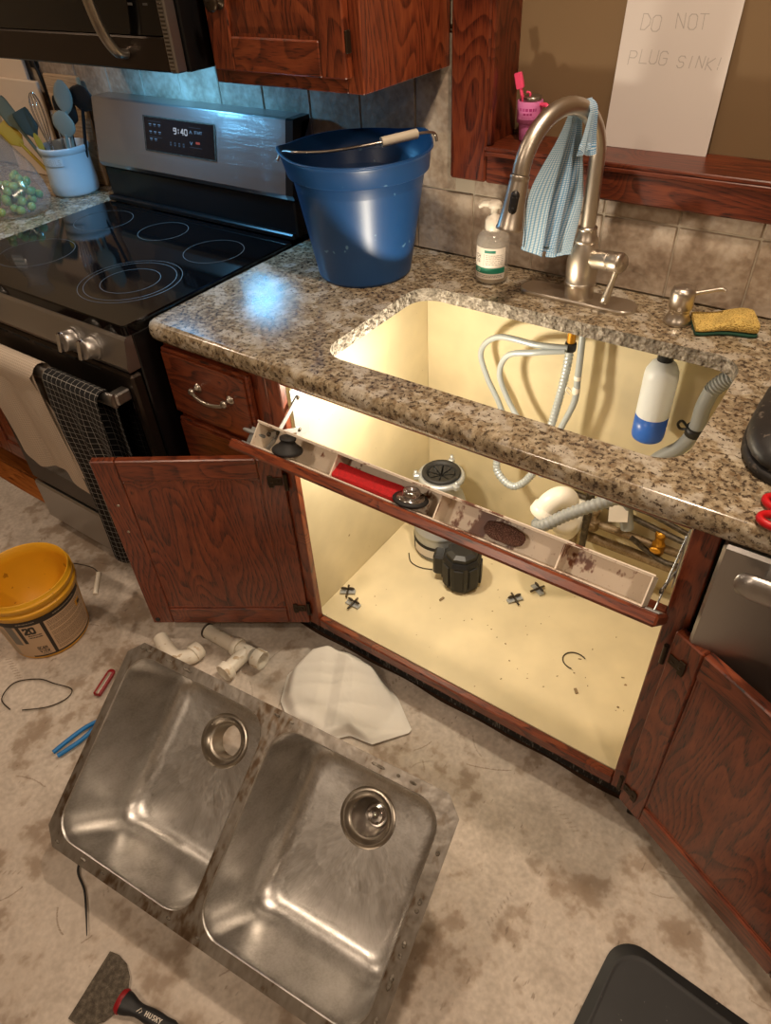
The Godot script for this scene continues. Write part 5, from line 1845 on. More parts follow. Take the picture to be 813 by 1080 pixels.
# ---------------------------------------------------------------- towels on the oven handle
func towels() -> void:
	for k in 2:
		var x0: float = [-0.575, -0.262][k]
		var x1: float = [-0.300, -0.055][k]
		var drop: float = [0.335, 0.60][k]
		var t := thing("kitchen_towel", ["cream waffle-weave towel hanging on the oven handle", "black towel with a white windowpane check on the oven handle"][k], "towel", Vector3((x0 + x1) / 2, 0.757, 0.112), 0.0, "towels on the oven handle")
		for layer in 2:
			var st := mb()
			var back := 0.22 + 0.1 * layer
			var tot := back + PI * 0.022 + drop - 0.05 * layer * (1 - k)
			var f := func(s: float, w: float) -> Vector3:
				var u := w * tot - back
				var r := 0.0225 + 0.003 * layer
				var wave := sin(s * (9.0 + 5.0 * k) + layer * 1.3) * 0.007 + sin(s * 23.0 + 1.0) * 0.0025
				var narrow := 1.0
				var x := lerpf(x0, x1, s)
				var y := 0.757
				var z := 0.112
				if u < 0.0:
					z -= r; y += u
					z += clampf(wave, -0.004, 0.012) * smoothstep(0.0, 0.1, -u)
				elif u < PI * r:
					var a := u / r
					z -= cos(a) * r; y += sin(a) * r
				else:
					var dn := u - PI * r
					z += r + wave * smoothstep(0.0, 0.18, dn) + 0.004 * layer - 0.05 * smoothstep(0.05, 0.35, dn) * 0.35
					y -= dn
					x += (-0.10 * dn if k == 1 else -0.03 * dn * (1.0 - s)) - layer * (0.012 if k == 0 else 0.0)
					if k == 1: x = lerpf(x, (x0 + x1) / 2 - 0.10 * dn, 0.15 * smoothstep(0.1, 0.6, dn))
					y -= (0.02 * sin(s * 7.0) + (0.035 * s if k == 0 else 0.02 * (1.0 - s))) * smoothstep(0.7, 1.0, w)
				return Vector3(x + layer * 0.004, y, z)
			if k == 1 and layer == 1: continue
			if k == 0 and layer == 1:
				# the rear fold shows below and right of the front one
				var g := func(s: float, w: float) -> Vector3:
					var p: Vector3 = f.call(s, w)
					var q: float = maxf(0.0, 0.757 - p.y) if p.z > 0.112 else 0.0
					return p + Vector3(0.045 * smoothstep(0.0, 0.3, q), -0.03 * smoothstep(0.2, 0.35, q), -0.012 * smoothstep(0.0, 0.1, q))
				sheet(st, 30, 50, g, Vector2(5, 12))
			else:
				sheet(st, 40, 70, f, Vector2((x1 - x0) / 0.072 if k else 5.0, tot / 0.072 if k else 12.0))
			part("fold", st, M.towel_check if k else M.towel_cream, t)

# ---------------------------------------------------------------- things in the tilted tray
func tray_xf(x: float, up: float, back: float) -> Transform3D:      # x along, up the panel, back from its face
	var b := Basis(Vector3.RIGHT, TILT)
	return Transform3D(b, Vector3(0, 0.655, -0.009) + b * Vector3(x, up, -back))

func tray_things() -> void:
	var lay := Basis(Vector3.RIGHT, 0.62)     # things lie back against the tray's rear wall
	# black rubber stopper
	var xf := Transform3D(Basis(Vector3.RIGHT, -0.25), Vector3(0.448, 0.7725, 0.056))
	var t := thing("sink_stopper", "black rubber sink stopper at the left end of the tray", "stopper", xf.origin)
	t.transform = xf
	org = Vector3.ZERO
	var st := mb()
	lathe(st, [[0.001, -0.004], [0.030, -0.004], [0.031, 0.0], [0.027, 0.004], [0.021, 0.008], [0.0145, 0.016], [0.0135, 0.021], -1, [0.0165, 0.022], [0.0165, 0.026], [0.011, 0.028], [0.001, 0.026]], 36, Transform3D(Basis(), Vector3.ZERO))
	part("plug", st, M.black_rubber, t)
	# red scrubbing pad
	xf = tray_xf(0.632, 0.109, 0.0385)
	t = thing("scrub_pad", "flat red scrubbing pad lying in the tray", "scrub pad", xf.origin)
	t.transform = Transform3D(xf.basis * Basis(Vector3.RIGHT, -0.5) * Basis(Vector3(0, 0, 1), 0.03), xf.origin)
	org = Vector3.ZERO
	st = mb()
	slab(st, rrect(-0.082, 0.082, -0.0165, 0.0165, 0.009, 5), Vector2.ZERO, -0.007, 0.007, 0.004)
	part("pad", st, M.red_soft, t)
	# steel strainer with rubber flange
	xf = Transform3D(Basis(Vector3.RIGHT, -0.28), Vector3(0.738, 0.7705, 0.0545))
	t = thing("basket_strainer", "steel basket strainer with a black rubber flange in the tray", "strainer", xf.origin)
	t.transform = xf
	org = Vector3.ZERO
	var sq := Transform3D(Basis().scaled(Vector3(0.95, 0.95, 0.95)), Vector3.ZERO)
	st = mb()
	lathe(st, [[0.001, -0.003], [0.0325, -0.003], [0.035, 0.001], [0.033, 0.004], [0.025, 0.005], [0.001, 0.005]], 36, sq)
	part("rubber_flange", st, M.black_rubber, t)
	st = mb()
	lathe(st, [[0.027, 0.005], [0.026, 0.008], [0.017, 0.009], -1, [0.017, 0.018], [0.015, 0.021], [0.008, 0.0215], [0.007, 0.017], [0.001, 0.017]], 32, sq)
	part("basket", st, M.chrome, t)
	# rusty steel-wool pad
	xf = tray_xf(0.912, 0.094, 0.045)
	t = thing("steel_wool_pad", "rusty brown steel wool pad lying in the stained tray", "scrub pad", xf.origin)
	t.transform = Transform3D(xf.basis * Basis(Vector3.RIGHT, -0.35) * Basis(Vector3(0, 0, 1), -0.06), xf.origin)
	org = Vector3.ZERO
	st = mb()
	var nz := FastNoiseLite.new()
	nz.seed = 8
	nz.frequency = 38.0
	var rings := []
	for l in [[0.80, -0.009], [1.0, -0.005], [1.05, 0.001], [0.92, 0.007], [0.6, 0.009], [0.05, 0.008]]:
		var R := PackedVector3Array()
		for j in 40:
			var a := TAU * j / 40.0
			var p := Vector3(0.036 * l[0] * signf(cos(a)) * pow(absf(cos(a)), 0.7), l[1], 0.016 * l[0] * signf(sin(a)) * pow(absf(sin(a)), 0.8))
			R.append(p * (1.0 + 0.10 * nz.get_noise_3dv(p)) + Vector3(0, 0.004 * nz.get_noise_3d(p.x * 2.0, 4.0, p.z * 2.0), 0))
		rings.append(R)
	loft(st, rings, true, 0, true, true)
	part("pad", st, M.steel_wool, t)

# ---------------------------------------------------------------- pipes and hoses under the sink
func ribbed(pts: Array, r: float, pitch: float, depth: float) -> Array:
	var rad := []
	var l := 0.0
	for i in pts.size():
		if i: l += ((pts[i] as Vector3) - (pts[i - 1] as Vector3)).length()
		rad.append(r + depth * sin(TAU * l / pitch))
	return [pts, rad]

func plumbing() -> void:
	var B := -0.6215      # face of the cabinet back
	# supply lines of the faucet
	var t := thing("faucet_shank", "brass threaded faucet shank with a black nut below the counter", "faucet shank", Vector3(0.770, 0.80, -0.552))
	var st := mb()
	var pr := []
	for k in 27: pr.append([0.0095 + 0.0006 * (k % 2), 0.812 + 0.0026 * k])
	lathe(st, pr, 20, Transform3D(Basis(), Vector3(0.770, 0, -0.552)))
	part("thread", st, M.brass, t)
	st = mb()
	lathe(st, [[0.001, 0.792], [0.0125, 0.792], [0.0135, 0.796], [0.0135, 0.808], [0.0125, 0.812], [0.001, 0.812]], 12, Transform3D(Basis(), Vector3(0.770, 0, -0.552)))
	part("nut", st, M.black_plastic, t)
	var hoses := [
		["supply_hose", "grey supply hose making the wider loop to the left of the faucet shank", M.supply_hose, 0.0072, [Vector3(0.768, 0.803, -0.54), Vector3(0.70, 0.80, -0.525), Vector3(0.60, 0.792, -0.53), Vector3(0.548, 0.735, -0.545), Vector3(0.565, 0.665, -0.55), Vector3(0.605, 0.60, -0.548), Vector3(0.64, 0.53, -0.54), Vector3(0.66, 0.46, -0.53)]],
		["supply_hose", "grey supply hose making the tighter loop beside the faucet shank", M.supply_hose, 0.0072, [Vector3(0.765, 0.797, -0.535), Vector3(0.70, 0.785, -0.515), Vector3(0.635, 0.76, -0.515), Vector3(0.612, 0.70, -0.525), Vector3(0.635, 0.635, -0.53), Vector3(0.675, 0.585, -0.525), Vector3(0.72, 0.54, -0.515), Vector3(0.75, 0.48, -0.5)]]]
	for h in hoses:
		var o := thing(h[0], h[1], "hose", h[4][3], 0.0, "faucet supply hoses")
		st = mb()
		tube(st, curve(h[4], 10), h[3], 12)
		part("hose", st, h[2], o)
	var o2 := thing("spray_hose", "ribbed grey spray hose hanging straight from the brass shank", "hose", Vector3(0.77, 0.79, -0.552))
	st = mb()
	var rb := ribbed(curve([Vector3(0.770, 0.793, -0.552), Vector3(0.768, 0.72, -0.545), Vector3(0.760, 0.63, -0.535), Vector3(0.752, 0.55, -0.52), Vector3(0.735, 0.46, -0.5), Vector3(0.69, 0.405, -0.49), Vector3(0.635, 0.43, -0.5), Vector3(0.63, 0.50, -0.52)], 30), 0.0096, 0.009, 0.0009)
	tube(st, rb[0], rb[1], 12)
	part("hose", st, M.supply_hose, o2)
	o2 = thing("supply_hose", "grey hose with a white clip hanging right of the brass shank", "hose", Vector3(0.792, 0.87, -0.553))
	st = mb()
	tube(st, curve([Vector3(0.791, 0.882, -0.556), Vector3(0.795, 0.80, -0.553), Vector3(0.798, 0.73, -0.55), Vector3(0.80, 0.67, -0.545), Vector3(0.782, 0.60, -0.535), Vector3(0.765, 0.53, -0.52), Vector3(0.758, 0.46, -0.5)], 10), 0.0078, 12)
	part("hose", st, M.supply_hose, o2)
	st = mb()
	lathe(st, [[0.0085, 0.690], [0.0095, 0.694], [0.0095, 0.704], [0.007, 0.708]], 16, Transform3D(Basis(), Vector3(0.799, 0, -0.548)))
	lathe(st, [[0.008, 0.725], [0.009, 0.728], [0.009, 0.733], [0.007, 0.736]], 16, Transform3D(Basis(), Vector3(0.798, 0, -0.55)))
	tube(st, curve([Vector3(0.791, 0.697, -0.541), Vector3(0.782, 0.708, -0.536), Vector3(0.779, 0.697, -0.537), Vector3(0.787, 0.688, -0.541)], 4), 0.0016, 6)
	part("clip", st, M.pvc, o2)
	# dishwasher drain hose at the right, with its clamp
	t = thing("drain_hose", "thick corrugated grey drain hose curving down the cabinet's right side", "hose", Vector3(1.08, 0.7, -0.57))
	st = mb()
	rb = ribbed(curve([Vector3(1.212, 0.845, -0.515), Vector3(1.16, 0.845, -0.54), Vector3(1.112, 0.824, -0.55), Vector3(1.084, 0.786, -0.552)], 40), 0.0165, 0.0078, 0.0016)
	tube(st, rb[0], rb[1], 16)
	part("corrugated_end", st, M.grey_hose, t)
	st = mb()
	tube(st, curve([Vector3(1.084, 0.787, -0.552), Vector3(1.076, 0.74, -0.553), Vector3(1.074, 0.685, -0.555), Vector3(1.055, 0.63, -0.555), Vector3(1.008, 0.572, -0.553), Vector3(0.977, 0.50, -0.55), Vector3(0.97, 0.43, -0.545), Vector3(0.985, 0.36, -0.54)], 10), 0.0165, 18)
	part("hose", st, M.grey_hose, t)
	st = mb()
	lathe(st, [[0.0168, -0.010], [0.0195, -0.010], [0.0195, 0.010], [0.0168, 0.010]], 20, along(Vector3(1.0725, 0.678, -0.555), Vector3(1.0755, 0.72, -0.553)))
	tube(st, curve([Vector3(1.055, 0.683, -0.555), Vector3(1.042, 0.692, -0.557), Vector3(1.035, 0.682, -0.557), Vector3(1.042, 0.672, -0.557), Vector3(1.055, 0.676, -0.555)], 4), 0.003, 8)
	bx(st, 1.0905, 1.110, 0.668, 0.690, -0.562, -0.554, 0.002)
	part("clamp", st, M.black_plastic, t)
	# white waste tee with the grey hose end pushed into it
	t = thing("waste_tee", "white plastic waste tee with its open mouth turned forward", "pipe fitting", Vector3(0.845, 0.25, -0.46))
	st = mb()
	tube(st, curve([Vector3(0.85, 0.325, -0.6205), Vector3(0.85, 0.325, -0.54), Vector3(0.85, 0.33, -0.49), Vector3(0.85, 0.35, -0.466), Vector3(0.85, 0.372, -0.462)], 6), 0.026, 24)
	tube(st, [Vector3(0.85, 0.36, -0.462), Vector3(0.85, 0.3605, -0.462), Vector3(0.85, 0.385, -0.462), Vector3(0.85, 0.3855, -0.462), Vector3(0.85, 0.43, -0.462)], [0.025, 0.032, 0.032, 0.027, 0.027], 24)
	tube(st, curve([Vector3(0.85, 0.428, -0.462), Vector3(0.848, 0.452, -0.46), Vector3(0.834, 0.462, -0.446), Vector3(0.818, 0.45, -0.43), Vector3(0.806, 0.424, -0.417)], 6), 0.0275, 24, false)
	part("tee", st, M.pvc, t)
	st = mb()
	var mx := along(Vector3(0.812, 0.432, -0.423), Vector3(0.80, 0.402, -0.409))
	lathe(st, [[0.0285, -0.004], [0.034, -0.003], [0.0345, 0.018], [0.032, 0.022], -1, [0.0265, 0.022], [0.025, 0.004], [0.001, 0.003]], 28, mx)
	part("mouth_nut", st, M.pvc, t)
	t = thing("ribbed_waste_hose", "ribbed grey hose pushed into the white waste tee", "hose", Vector3(0.86, 0.41, -0.42))
	st = mb()
	rb = ribbed(curve([Vector3(0.806, 0.405, -0.412), Vector3(0.805, 0.394, -0.395), Vector3(0.835, 0.425, -0.380), Vector3(0.875, 0.462, -0.395), Vector3(0.93, 0.50, -0.42), Vector3(0.98, 0.52, -0.46)], 26), 0.0150, 0.012, 0.0012)
	tube(st, rb[0], rb[1], 14)
	part("hose", st, M.grey_hose, t)
	# pipes and valves along the cabinet back
	t = thing("supply_pipes", "old copper supply pipes running along the cabinet back", "pipes", Vector3(0.95, 0.3, -0.6))
	st = mb()
	tube(st, [Vector3(0.80, 0.285, -0.60), Vector3(1.21, 0.285, -0.60)], 0.011, 14)
	part("pipe", st, M.old_pipe, t)
	st = mb()
	tube(st, [Vector3(0.86, 0.245, -0.585), Vector3(1.21, 0.245, -0.585)], 0.014, 14)
	part("pipe", st, M.old_pipe, t)
	st = mb()
	tube(st, curve([Vector3(0.80, 0.36, -0.60), Vector3(0.93, 0.355, -0.6), Vector3(1.05, 0.345, -0.59), Vector3(1.15, 0.35, -0.57), Vector3(1.212, 0.36, -0.55)], 8), 0.008, 12)
	part("braided_line", st, M.dull_steel, t)
	st = mb()
	tube(st, curve([Vector3(0.99, 0.30, -0.58), Vector3(1.08, 0.27, -0.57), Vector3(1.16, 0.29, -0.56), Vector3(1.212, 0.31, -0.55)], 8), 0.0075, 12)
	part("braided_line", st, M.dull_steel, t)
	for x in [0.885, 1.06]:
		st = mb()
		lathe(st, [[0.001, 0.0], [0.017, 0.0], [0.017, 0.03], -1, [0.012, 0.031], [0.012, 0.055], -1, [0.015, 0.056], [0.015, 0.072], [0.001, 0.073]], 8, Transform3D(Basis(), Vector3(x, 0.275, -0.588)))
		ball(st, Vector3(x, 0.30, -0.565), Vector3(0.016, 0.010, 0.006), 12, 6)
		part("valve", st, M.brass if x > 1.0 else M.old_pipe, t)
	st = mb()
	tube(st, [Vector3(0.835, 0.285, -0.60), Vector3(0.835, 0.12, -0.60)], 0.011, 12)
	tube(st, [Vector3(1.17, 0.245, -0.585), Vector3(1.17, 0.12, -0.585)], 0.012, 12)
	part("riser", st, M.old_pipe, t)
	t = thing("metal_pipe", "short upright steel tail pipe beside the white waste tee", "pipe", Vector3(0.885, 0.36, -0.52))
	st = mb()
	tube(st, [Vector3(0.887, 0.355, -0.52), Vector3(0.887, 0.45, -0.515)], 0.0105, 14)
	tube(st, [Vector3(0.887, 0.12, -0.52), Vector3(0.887, 0.355, -0.52)], 0.009, 12)
	part("pipe", st, M.dull_steel, t)
	t = thing("hose_tag", "white printed tag on the braided supply line", "tag", Vector3(0.955, 0.40, -0.53))
	st = mb()
	tube(st, [Vector3(0.915, 0.4225, -0.545), Vector3(0.95, 0.44, -0.53), Vector3(1.03, 0.43, -0.54), Vector3(1.12, 0.40, -0.55), Vector3(1.212, 0.395, -0.54)], 0.0068, 12)
	part("line", st, M.dull_steel, t)
	st = mb()
	cbox(st, Vector3(0.046, 0.042, 0.0008), Transform3D(Basis(Vector3(0, 1, 0), 0.5) * Basis(Vector3(1, 0, 0), -0.5), Vector3(0.962, 0.415, -0.517)), 0.0002)
	part("tag", st, M.label_white, t)
	st = mb()
	cbox(st, Vector3(0.036, 0.010, 0.0006), Transform3D(Basis(Vector3(0, 1, 0), 0.5) * Basis(Vector3(1, 0, 0), -0.5), Vector3(0.9615, 0.407, -0.5145)), 0.0002)
	part("print", st, mat("tag_print", C(178, 122, 110), 0.7), t)

# ---------------------------------------------------------------- on the cabinet floor
func cabinet_floor_things() -> void:
	var Y := 0.1205
	# garbage disposal without its mount
	var c := Vector3(0.492, Y, -0.452)
	var t := thing("garbage_disposal", "garbage disposal standing on the cabinet floor with its rubber splash guard up", "garbage disposal", c)
	var b := Transform3D(Basis(), c)
	var st := mb()
	lathe(st, [[0.001, 0.0], [0.068, 0.0], [0.076, 0.006], [0.078, 0.05], [0.078, 0.085], -1, [0.080, 0.087], [0.080, 0.095], [0.078, 0.097], [0.074, 0.16], [0.06, 0.205], [0.047, 0.235], [0.045, 0.262]], 40, b)
	part("housing", st, M.galvanised, t)
	st = mb()
	lathe(st, [[0.0786, 0.012], [0.0795, 0.013], [0.0795, 0.058], [0.0786, 0.059]], 40, b)
	part("base_band", st, M.black_plastic, t)
	patch(c, 0.0800, 2.2, 0.9, 0.018, 0.048, M.label_white, t, "rating_label")
	st = mb()
	lathe(st, [[0.046, 0.256], [0.062, 0.256], [0.065, 0.260], [0.065, 0.268], [0.060, 0.272], [0.0535, 0.273], [0.0525, 0.266]], 40, b)
	for k in 3:
		var a := 0.4 + TAU * k / 3.0
		cbox(st, Vector3(0.018, 0.016, 0.016), Transform3D(Basis(Vector3.UP, -a), c + Vector3(cos(a) * 0.068, 0.268, sin(a) * 0.068)), 0.003)
		lathe(st, [[0.005, 0.0], [0.005, 0.024], [0.001, 0.025]], 10, Transform3D(Basis(), c + Vector3(cos(a) * 0.070, 0.262, sin(a) * 0.070)))
	part("mounting_ring", st, M.galvanised, t)
	st = mb()
	lathe(st, [[0.052, 0.262], [0.053, 0.279], [0.050, 0.282], [0.042, 0.281], [0.038, 0.273]], 40, b)
	part("gasket", st, M.black_rubber, t)
	for k in 8:
		st = mb()
		var a := TAU * k / 8.0
		var w := PI / 8.0 * 0.86
		var y := 0.274
		for q in [-1.0, 1.0]:
			quad(st, c + Vector3(0.037 * cos(a - w), y, 0.037 * sin(a - w)), c + Vector3(0.037 * cos(a + w), y, 0.037 * sin(a + w)), c + Vector3(0.006 * cos(a), y - 0.008 + 0.001 * q, 0.006 * sin(a)), c + Vector3(0.006 * cos(a), y - 0.008 + 0.001 * q, 0.006 * sin(a)) + Vector3(0.0005, 0, 0), Vector3(0, q, 0))
		part("splash_flap", st, M.black_rubber, t)
	st = mb()
	lathe(st, [[0.001, 0.25], [0.045, 0.25]], 24, b)
	part("throat", st, M.dark_void, t)
	# black faceted housing in front of it
	c = Vector3(0.618, Y, -0.357)
	t = thing("plastic_housing", "black faceted plastic housing standing on the cabinet floor", "housing", c, 0.35)
	for part_of in 2:
		st = mb()
		var rings := []
		for l in ([[0.046, 0.0], [0.052, 0.008], [0.055, 0.05], [0.055, 0.098], [0.048, 0.108]] if part_of == 0 else [[0.044, 0.108], [0.044, 0.122], [0.030, 0.128]]):
			var R := PackedVector3Array()
			for j in 8:
				var a := TAU * (j + 0.5) / 8.0
				R.append(Vector3(cos(a) * l[0], l[1], sin(a) * l[0] * (1.0 if part_of else 1.0)))
			rings.append(R)
		loft(st, rings, true, -1, true, true)
		part("cap" if part_of else "shell", st, M.black_plastic, t)
	st = mb()
	for j in 8:
		var a := TAU * j / 8.0
		cbox(st, Vector3(0.006, 0.075, 0.026), Transform3D(Basis(Vector3.UP, -a), Vector3(cos(a) * 0.0525, 0.055, sin(a) * 0.0525)), 0.002)
	part("rib", st, M.black_rubber, t)
	st = mb()
	cbox(st, Vector3(0.05, 0.07, 0.045), Transform3D(Basis(), Vector3(-0.055, 0.06, -0.01)), 0.006)
	part("side_box", st, M.black_plastic, t)
	# sink mounting clips
	var spots := [[Vector3(0.350, Y, -0.150), 0.5, 0], [Vector3(0.412, Y, -0.122), 0.0, 1], [Vector3(0.776, Y, -0.374), 0.9, 0], [Vector3(0.812, Y, -0.440), -0.5, 1]]
	var lab := ["sink clip with wing nut beside the cabinet's left side", "flat galvanised sink clip near the front left of the cabinet floor", "sink clip with crossed wing nut in the middle of the cabinet floor", "flat sink clip half hidden behind the tray edge"]
	for k in 4:
		var p: Vector3 = spots[k][0]
		if k == 0: p.x = 0.372
		t = thing("sink_clip", lab[k], "clip", p, spots[k][1] if spots[k][1] != 0.0 else 0.001, "loose sink clips")
		st = mb()
		cbox(st, Vector3(0.042, 0.0022, 0.016), Transform3D(Basis(Vector3(0, 0, 1), 0.05), Vector3(0, 0.0055 if spots[k][2] == 0 else 0.004, 0)), 0.0006)
		cbox(st, Vector3(0.0022, 0.006, 0.016), Transform3D(Basis(), Vector3(0.0205, 0.0034, 0)), 0.0006)
		cbox(st, Vector3(0.0022, 0.005, 0.016), Transform3D(Basis(), Vector3(-0.0205, 0.003, 0)), 0.0006)
		part("plate", st, M.galvanised, t)
		st = mb()
		tube(st, [Vector3(0, 0.007, -0.022), Vector3(0, 0.0085, 0.024)], 0.003, 10)
		for s in [-1.0, 1.0]: ball(st, Vector3(s * 0.010, 0.013, -0.004), Vector3(0.010, 0.006, 0.0028), 10, 6)
		part("bolt", st, M.dull_steel, t)
	# bits of wire and debris
	var wires := [["wire_scrap", "short brown wire lying left of the disposal", [Vector3(0.43, 0, -0.372), Vector3(0.455, 0, -0.345), Vector3(0.49, 0, -0.34), Vector3(0.525, 0, -0.352)]], ["wire_ring", "open ring of dark wire on the right of the cabinet floor", []]]
	for w in wires:
		var pts: Array = []
		for p in w[2]: pts.append(p + Vector3(0, Y + 0.0018, 0))
		if pts.is_empty():
			for k in 18:
				var a := 0.9 + TAU * 0.62 * k / 17.0
				pts.append(Vector3(0.995 + 0.030 * cos(a), Y + 0.0018, -0.272 - 0.026 * sin(a)))
		else: pts = curve(pts, 6)
		t = thing(w[0], w[1], "wire", pts[0])
		st = mb()
		tube(st, pts, 0.0016, 6)
		part("wire", st, M.wire_dark, t)
	var mesh: Mesh = null
	t = thing("debris", "scattered crumbs of caulk and dirt on the cabinet floor", "debris", Vector3(0.85, Y, -0.25))
	t.set_meta("kind", "stuff")
	st = mb()
	for k in 34:
		var p := Vector3(rng.randfn(0.9, 0.15), Y, rng.randfn(-0.26, 0.07))
		if p.x > 1.18 or p.x < 0.4 or p.z > -0.06: continue
		var s := rng.randf_range(0.001, 0.0026) * (2.6 if k % 12 == 0 else 1.0)
		cbox(st, Vector3(s * rng.randf_range(1.0, 3.0), s * 0.6, s), Transform3D(Basis(Vector3.UP, rng.randf() * 3.0), p + Vector3(0, s * 0.3, 0)), 0.0003)
	var dm := part("crumbs", st, M.old_pipe, t)
	dm.set_meta("kind", "stuff")

# ---------------------------------------------------------------- on the drop cloth
func pipe_ring(st: SurfaceTool, a: Vector3, b: Vector3, r: float, ri: float) -> void:
	var L := (b - a).length()
	lathe(st, [[ri, 0.0], [r - 0.001, 0.0], [r, 0.001], [r, L - 0.001], [r - 0.001, L], -1, [ri, L], [ri, L - 0.02], [0.001, L - 0.021]], 24, along(a, b))

func floor_things() -> void:
	var Y := 0.0085
	# white drain fittings behind the sink
	var t := thing("pipe_elbow", "white plastic pipe elbow lying behind the sink", "pipe fitting", Vector3(0.04, Y, 0.22))
	var st := mb()
	tube(st, curve([Vector3(-0.03, Y + 0.0225, 0.215), Vector3(0.02, Y + 0.0225, 0.233), Vector3(0.062, Y + 0.0225, 0.237), Vector3(0.092, Y + 0.0225, 0.212), Vector3(0.094, Y + 0.0225, 0.195)], 8), 0.0215, 20, true)
	part("bend", st, M.pvc_old, t)
	st = mb()
	pipe_ring(st, Vector3(0.0935, Y + 0.0255, 0.206), Vector3(0.0945, Y + 0.0255, 0.180), 0.0255, 0.0185)
	part("collar", st, M.pvc_old, t)
	t = thing("pipe_tee", "white plastic pipe tee with slip nuts lying between sink and cabinet", "pipe fitting", Vector3(0.19, Y, 0.13))
	st = mb()
	tube(st, [Vector3(0.068, Y + 0.027, 0.125), Vector3(0.235, Y + 0.027, 0.118)], 0.0205, 22)
	tube(st, [Vector3(0.215, Y + 0.027, 0.119), Vector3(0.213, Y + 0.027, 0.205)], 0.0205, 22)
	part("tee", st, M.pvc_old, t)
	for e in [[Vector3(0.172, Y + 0.027, 0.121), Vector3(0.190, Y + 0.027, 0.120)], [Vector3(0.247, Y + 0.027, 0.1175), Vector3(0.275, Y + 0.027, 0.116)], [Vector3(0.2135, Y + 0.027, 0.185), Vector3(0.213, Y + 0.027, 0.207)]]:
		st = mb()
		pipe_ring(st, e[0], e[1], 0.027, 0.0195)
		part("slip_nut", st, M.pvc_old, t)
	st = mb()
	lathe(st, [[0.0195, 0.0], [0.0215, 0.0], [0.0225, 0.006], [0.0195, 0.006]], 24, along(Vector3(0.064, Y + 0.027, 0.1252), Vector3(0.235, Y + 0.027, 0.118)))
	part("washer", st, M.dull_steel, t)
	# crumpled white bag
	t = thing("plastic_bag", "crumpled white plastic bag lying between the sink and the cabinet", "bag", Vector3(0.53, Y, 0.08))
	var poly := PackedVector2Array([Vector2(0.725, 0.06), Vector2(0.66, 0.145), Vector2(0.60, 0.155), Vector2(0.56, 0.20), Vector2(0.45, 0.215), Vector2(0.385, 0.175), Vector2(0.345, 0.10), Vector2(0.36, 0.02), Vector2(0.43, -0.045), Vector2(0.53, -0.045), Vector2(0.64, 0.0)])
	var ctr := Vector2(0.53, 0.08)
	var nz := FastNoiseLite.new()
	nz.seed = 12
	nz.noise_type = FastNoiseLite.TYPE_CELLULAR
	nz.frequency = 9.0
	nz.cellular_return_type = FastNoiseLite.RETURN_DISTANCE
	var an := []
	for k in 96: an.append(TAU * k / 96.0)
	var rings := []
	for q in 30:
		var w := q / 29.0
		var R := PackedVector3Array()
		for a in an:
			var p: Vector2 = ctr + (hit(poly, ctr, a) - ctr) * (1.0 - w * 0.985)
			var fall := smoothstep(0.0, 0.2, w)
			# a few flat facets meeting in creases, higher at the cabinet side
			var fac := minf(0.085 - 0.28 * (p.y + 0.02) - 0.05 * (p.x - 0.42), minf(0.035 + 1.2 * (p.x - 0.35), 0.075 + 0.45 * (0.50 - p.x)))
			fac = minf(fac, 0.02 + 1.2 * (p.y + 0.045))
			fac -= 0.35 * maxf(0.0, 0.03 - absf((p.x - 0.47) * 0.9 - (p.y - 0.05) * 0.45))
			fac -= 0.3 * maxf(0.0, 0.02 - absf((p.x - 0.40) * 0.5 + (p.y - 0.10) * 0.85))
			var h := Y + 0.0008 + maxf(fac, 0.006) * fall + 0.012 * nz.get_noise_2d(p.x, p.y) * smoothstep(0.0, 0.2, w) * 0.6 + 0.004 * absf(sin(p.x * 31.0 + p.y * 47.0)) * smoothstep(0.0, 0.1, w)
			R.append(Vector3(p.x, maxf(h, Y + 0.0006), p.y))
		rings.append(R)
	st = mb()
	loft(st, rings, true, 0, true, true)
	part("film", st, M.cloth_white, t)
	# pliers, knife, wires
	t = thing("pliers", "blue-handled pliers lying beside the left edge of the sink", "pliers", Vector3(0.03, Y, 0.55))
	for k in 2:
		st = mb()
		var s := -1.0 if k == 0 else 1.0
		var p0 := Vector3(0.035, Y + 0.008, 0.475)
		tube(st, curve([p0, Vector3(0.03 + s * 0.010, Y + 0.008, 0.51), Vector3(0.026 + s * 0.013, Y + 0.008, 0.55), Vector3(0.018 + s * 0.009, Y + 0.008, 0.605)], 6), 0.0058, 10)
		part("handle", st, M.tool_blue, t)
		st = mb()
		tube(st, [p0, Vector3(0.042 - s * 0.006, Y + 0.008, 0.452), Vector3(0.047 - s * 0.003, Y + 0.008, 0.425)], [0.006, 0.007, 0.004], 8)
		part("jaw", st, M.dull_steel, t)
	t = thing("folding_knife", "dark red folding tool lying beside the sink's upper left corner", "knife", Vector3(-0.05, Y, 0.405))
	st = mb()
	var kx := Transform3D(Basis(Vector3.UP, 1.94), Vector3(-0.052, Y + 0.008, 0.403))
	cbox(st, Vector3(0.072, 0.015, 0.021), kx, 0.005)
	ball(st, kx * Vector3(0.038, 0, 0), Vector3(0.012, 0.008, 0.012), 12, 6)
	part("handle", st, M.tool_red, t)
	st = mb()
	cbox(st, Vector3(0.07, 0.003, 0.008), kx * Transform3D(Basis(), Vector3(0, 0.0078, 0.003)), 0.001)
	part("liner", st, M.pewter, t)
	st = mb()
	for q in [-0.03, 0.03]: ball(st, kx * Vector3(q, 0.0078, 0), Vector3(0.003, 0.0015, 0.003), 8, 4)
	part("rivet", st, M.pewter, t)
	t = thing("wire_loop", "thin bent wire loop lying on the cloth below the yellow pail", "wire", Vector3(-0.19, Y, 0.52))
	st = mb()
